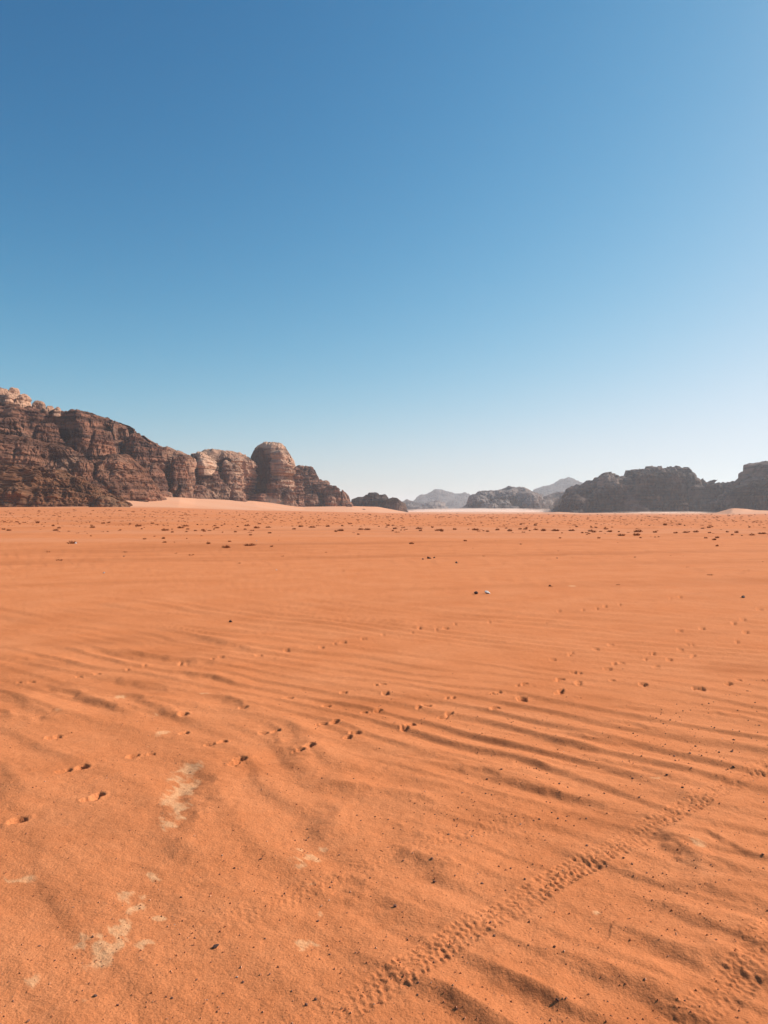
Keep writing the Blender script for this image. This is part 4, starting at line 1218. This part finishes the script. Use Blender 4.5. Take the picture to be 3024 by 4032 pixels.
def peb_label(px, py, s, k):
    for (a, b), t in PEB_SPECIAL.items():
        if abs(a - px) < 3.5 and abs(b - py) < 3.5:
            return t, None
    tone = {'b': 'brown', 'd': 'dark', 'p': 'pale', 'w': 'white'}[k]
    siz = 'tiny' if s < 6.2 else ('small' if s < 10 else 'larger')
    cols = ['far left', 'left', 'left of centre', 'right of centre', 'right', 'far right']
    col = cols[int(min(max(px / 504, 0), 5))]
    rows = [(2450, 'on the smooth plain'), (2800, 'among the middle ripples'), (2960, 'above the tyre track, high up'), (3110, 'on the right ripples'), (3260, 'just below mid ripples'), (3450, 'in the upper foreground'), (3700, 'in the foreground'), (9999, 'in the nearest sand')]
    row = next(t for e, t in rows if py < e)
    return f'{siz} {tone} pebble {row}, {col}', f'pebbles scattered on the sand, {col}'
px_ = np.array([gpt(s[0], s[1]) for s in stones])
zs = ground_z(px_[:, 0], px_[:, 1])
order = sorted(range(len(stones)), key=lambda i: -stones[i][2] - (100 if stones[i][1] > 2600 else 60))
pick = sorted(range(len(stones)), key=lambda i: -stones[i][2])[:298]
PL = ordinals([(i, stones[i][0], peb_label(*stones[i])[0]) for i in pick])
for i in pick:
    px, py, s, k = stones[i]
    gx, gy = px_[i]
    me = STN[k][rng.randrange(5)]
    o = link('stone' if k == 'w' or py < 2460 else 'pebble', me)
    d = s / F * math.hypot(gy, EYE) * (0.80 if py > 2600 else .74)
    o.location = (gx, gy, zs[i] + d * .20)
    o.scale = (d * rng.uniform(.9, 1.25), d * rng.uniform(.8, 1.1), d * rng.uniform(.75, 1.1))
    o.rotation_euler = (rng.uniform(-.4, .4), rng.uniform(-.4, .4), rng.uniform(0, 6.28))
    grp = 'pebbles scattered on the sand'
    lab = PL[i]
    tag(o, lab, 'stone' if k == 'w' or py < 2460 else 'pebble', grp)

# gravel: coarse grains strewn on the near sand
def gravel():
    g = np.random.RandomState(9)
    n = 9000
    a = g.uniform(-.52, .52, n)
    r = 1.85 * (7.0 / 1.85) ** (g.rand(n) ** 1.15)
    x, y = r * np.sin(a), r * np.cos(a)
    dens = .35 + .9 * fb2(x / .6, y / .45, 3, 131)
    keep = g.rand(n) < np.clip(dens + .25 * (x > .2), .08, 1)
    x, y = x[keep], y[keep]
    n = len(x)
    s = .0010 + .0028 * g.rand(n) ** 4 + .0002 * np.hypot(x, y)
    z = ground_z(x, y)
    base = np.array([(1, 0, 0), (-.5, .87, 0), (-.5, -.87, 0), (.15, .1, 1.0), (-.2, .0, -.6)], float) * .55
    tri = np.array([(0, 1, 3), (1, 2, 3), (2, 0, 3), (1, 0, 4), (2, 1, 4), (0, 2, 4)])
    th = g.rand(n) * 6.28
    c, sn = np.cos(th), np.sin(th)
    sc = 1 + .5 * g.rand(n, 5)
    V = base[None] * sc[..., None]
    X = V[..., 0] * c[:, None] - V[..., 1] * sn[:, None]
    Y = V[..., 0] * sn[:, None] + V[..., 1] * c[:, None]
    P = np.stack([X, Y, V[..., 2]], -1) * (2 * s)[:, None, None] + np.stack([x, y, z + s * .25], -1)[:, None]
    f = tri[None] + (np.arange(n) * 5)[:, None, None]
    me = mesh_from('gravel', P.reshape(-1, 3), f.reshape(-1, 3), False)
    m, nt, b = newmat('gravel_grains')
    tc = nt.nodes.new('ShaderNodeTexCoord')
    w = nt.nodes.new('ShaderNodeTexWhiteNoise')
    sn_ = nt.nodes.new('ShaderNodeVectorMath')
    sn_.operation = 'SNAP'
    sn_.inputs[1].default_value = (.02, .02, .5)
    nt.links.new(tc.outputs['Object'], sn_.inputs[0])
    nt.links.new(sn_.outputs[0], w.inputs['Vector'])
    col = mixc(nt, math_(nt, 'POWER', w.outputs['Value'], 2.0), c4(.30, .10, .045), c4(.60, .30, .17))
    nt.links.new(col, b.inputs['Base Color'])
    o = link('gravel', me, m)
    tag(o, 'fine red brown gravel grains strewn over the foreground sand', 'gravel', kind='stuff')
gravel()

# ------------------------------------------------------------------ air
def box(name, x0, x1, y0, y1, z0, z1):
    v = [(x, y, z) for x in (x0, x1) for y in (y0, y1) for z in (z0, z1)]
    f = [(0, 1, 3, 2), (4, 6, 7, 5), (0, 4, 5, 1), (2, 3, 7, 6), (0, 2, 6, 4), (1, 5, 7, 3)]
    return mesh_from(name, v, f, False)

def haze():
    m = bpy.data.materials.new('hazy_air')
    m.use_nodes = True
    nt = m.node_tree
    nt.nodes.clear()
    out = nt.nodes.new('ShaderNodeOutputMaterial')
    v = nt.nodes.new('ShaderNodeVolumePrincipled')
    v.inputs['Color'].default_value = (0.86, 0.93, 1.0, 1)
    v.inputs['Density'].default_value = 0.000105
    v.inputs['Anisotropy'].default_value = 0.35
    nt.links.new(v.outputs[0], out.inputs['Volume'])
    o = link('haze', box('haze', -14000, 14000, -14000, 14000, -3, 260), m)
    tag(o, kind='stuff')
haze()

def dust(name, px, py, D, wpx, hpx, dep, dens, label):
    """a low veil of blowing sand"""
    import bmesh
    m = bpy.data.materials.new('blowing_dust')
    m.use_nodes = True
    nt = m.node_tree
    nt.nodes.clear()
    out = nt.nodes.new('ShaderNodeOutputMaterial')
    v = nt.nodes.new('ShaderNodeVolumePrincipled')
    v.inputs['Color'].default_value = (0.98, 0.78, 0.66, 1)
    v.inputs['Anisotropy'].default_value = 0.3
    tc = nt.nodes.new('ShaderNodeTexCoord')
    ln = nt.nodes.new('ShaderNodeVectorMath'); ln.operation = 'LENGTH'
    nt.links.new(tc.outputs['Object'], ln.inputs[0])
    fall = ramp(nt, ln.outputs['Value'], 1.0, 0.25)
    mp = nt.nodes.new('ShaderNodeMapping')
    mp.inputs['Scale'].default_value = (3.2, 1.5, 1.0)
    mp.inputs['Location'].default_value = (px * .01, 0, 0)
    nt.links.new(tc.outputs['Object'], mp.inputs['Vector'])
    ns = ramp(nt, noise(nt, mp.outputs[0], 1.2, 3, .6), .35, .7)
    d = math_(nt, 'MULTIPLY', math_(nt, 'MULTIPLY', fall, ns), dens)
    nt.links.new(d, v.inputs['Density'])
    nt.links.new(v.outputs[0], out.inputs['Volume'])
    bm = bmesh.new()
    bmesh.ops.create_uvsphere(bm, u_segments=24, v_segments=12, radius=1.0)
    me = bpy.data.meshes.new(name)
    bm.to_mesh(me)
    bm.free()
    o = link(name, me, m)
    o.location = ((px - CX) / F * D, D, EYE + (HY - py) / F * D)
    o.scale = (wpx / F * D, dep, hpx / F * D)
    tag(o, label, 'dust', kind='stuff')
dust('blowing_dust', 1900, 2016, 1330, 430, 17, 70, .13, 'thin pale dust blowing low over the plain before the grey rock domes')
dust('blowing_dust', 2640, 2021, 1040, 330, 9, 40, .06, 'pale streak of dust along the foot of the dark massif')
dust('blowing_dust', 2170, 1990, 1240, 55, 60, 30, .012, 'faint plume of dust rising between the domes and the dark massif')
dust('blowing_dust', 1080, 1985, 800, 60, 40, 20, .014, 'faint dust drifting at the foot of the tall rock tower')
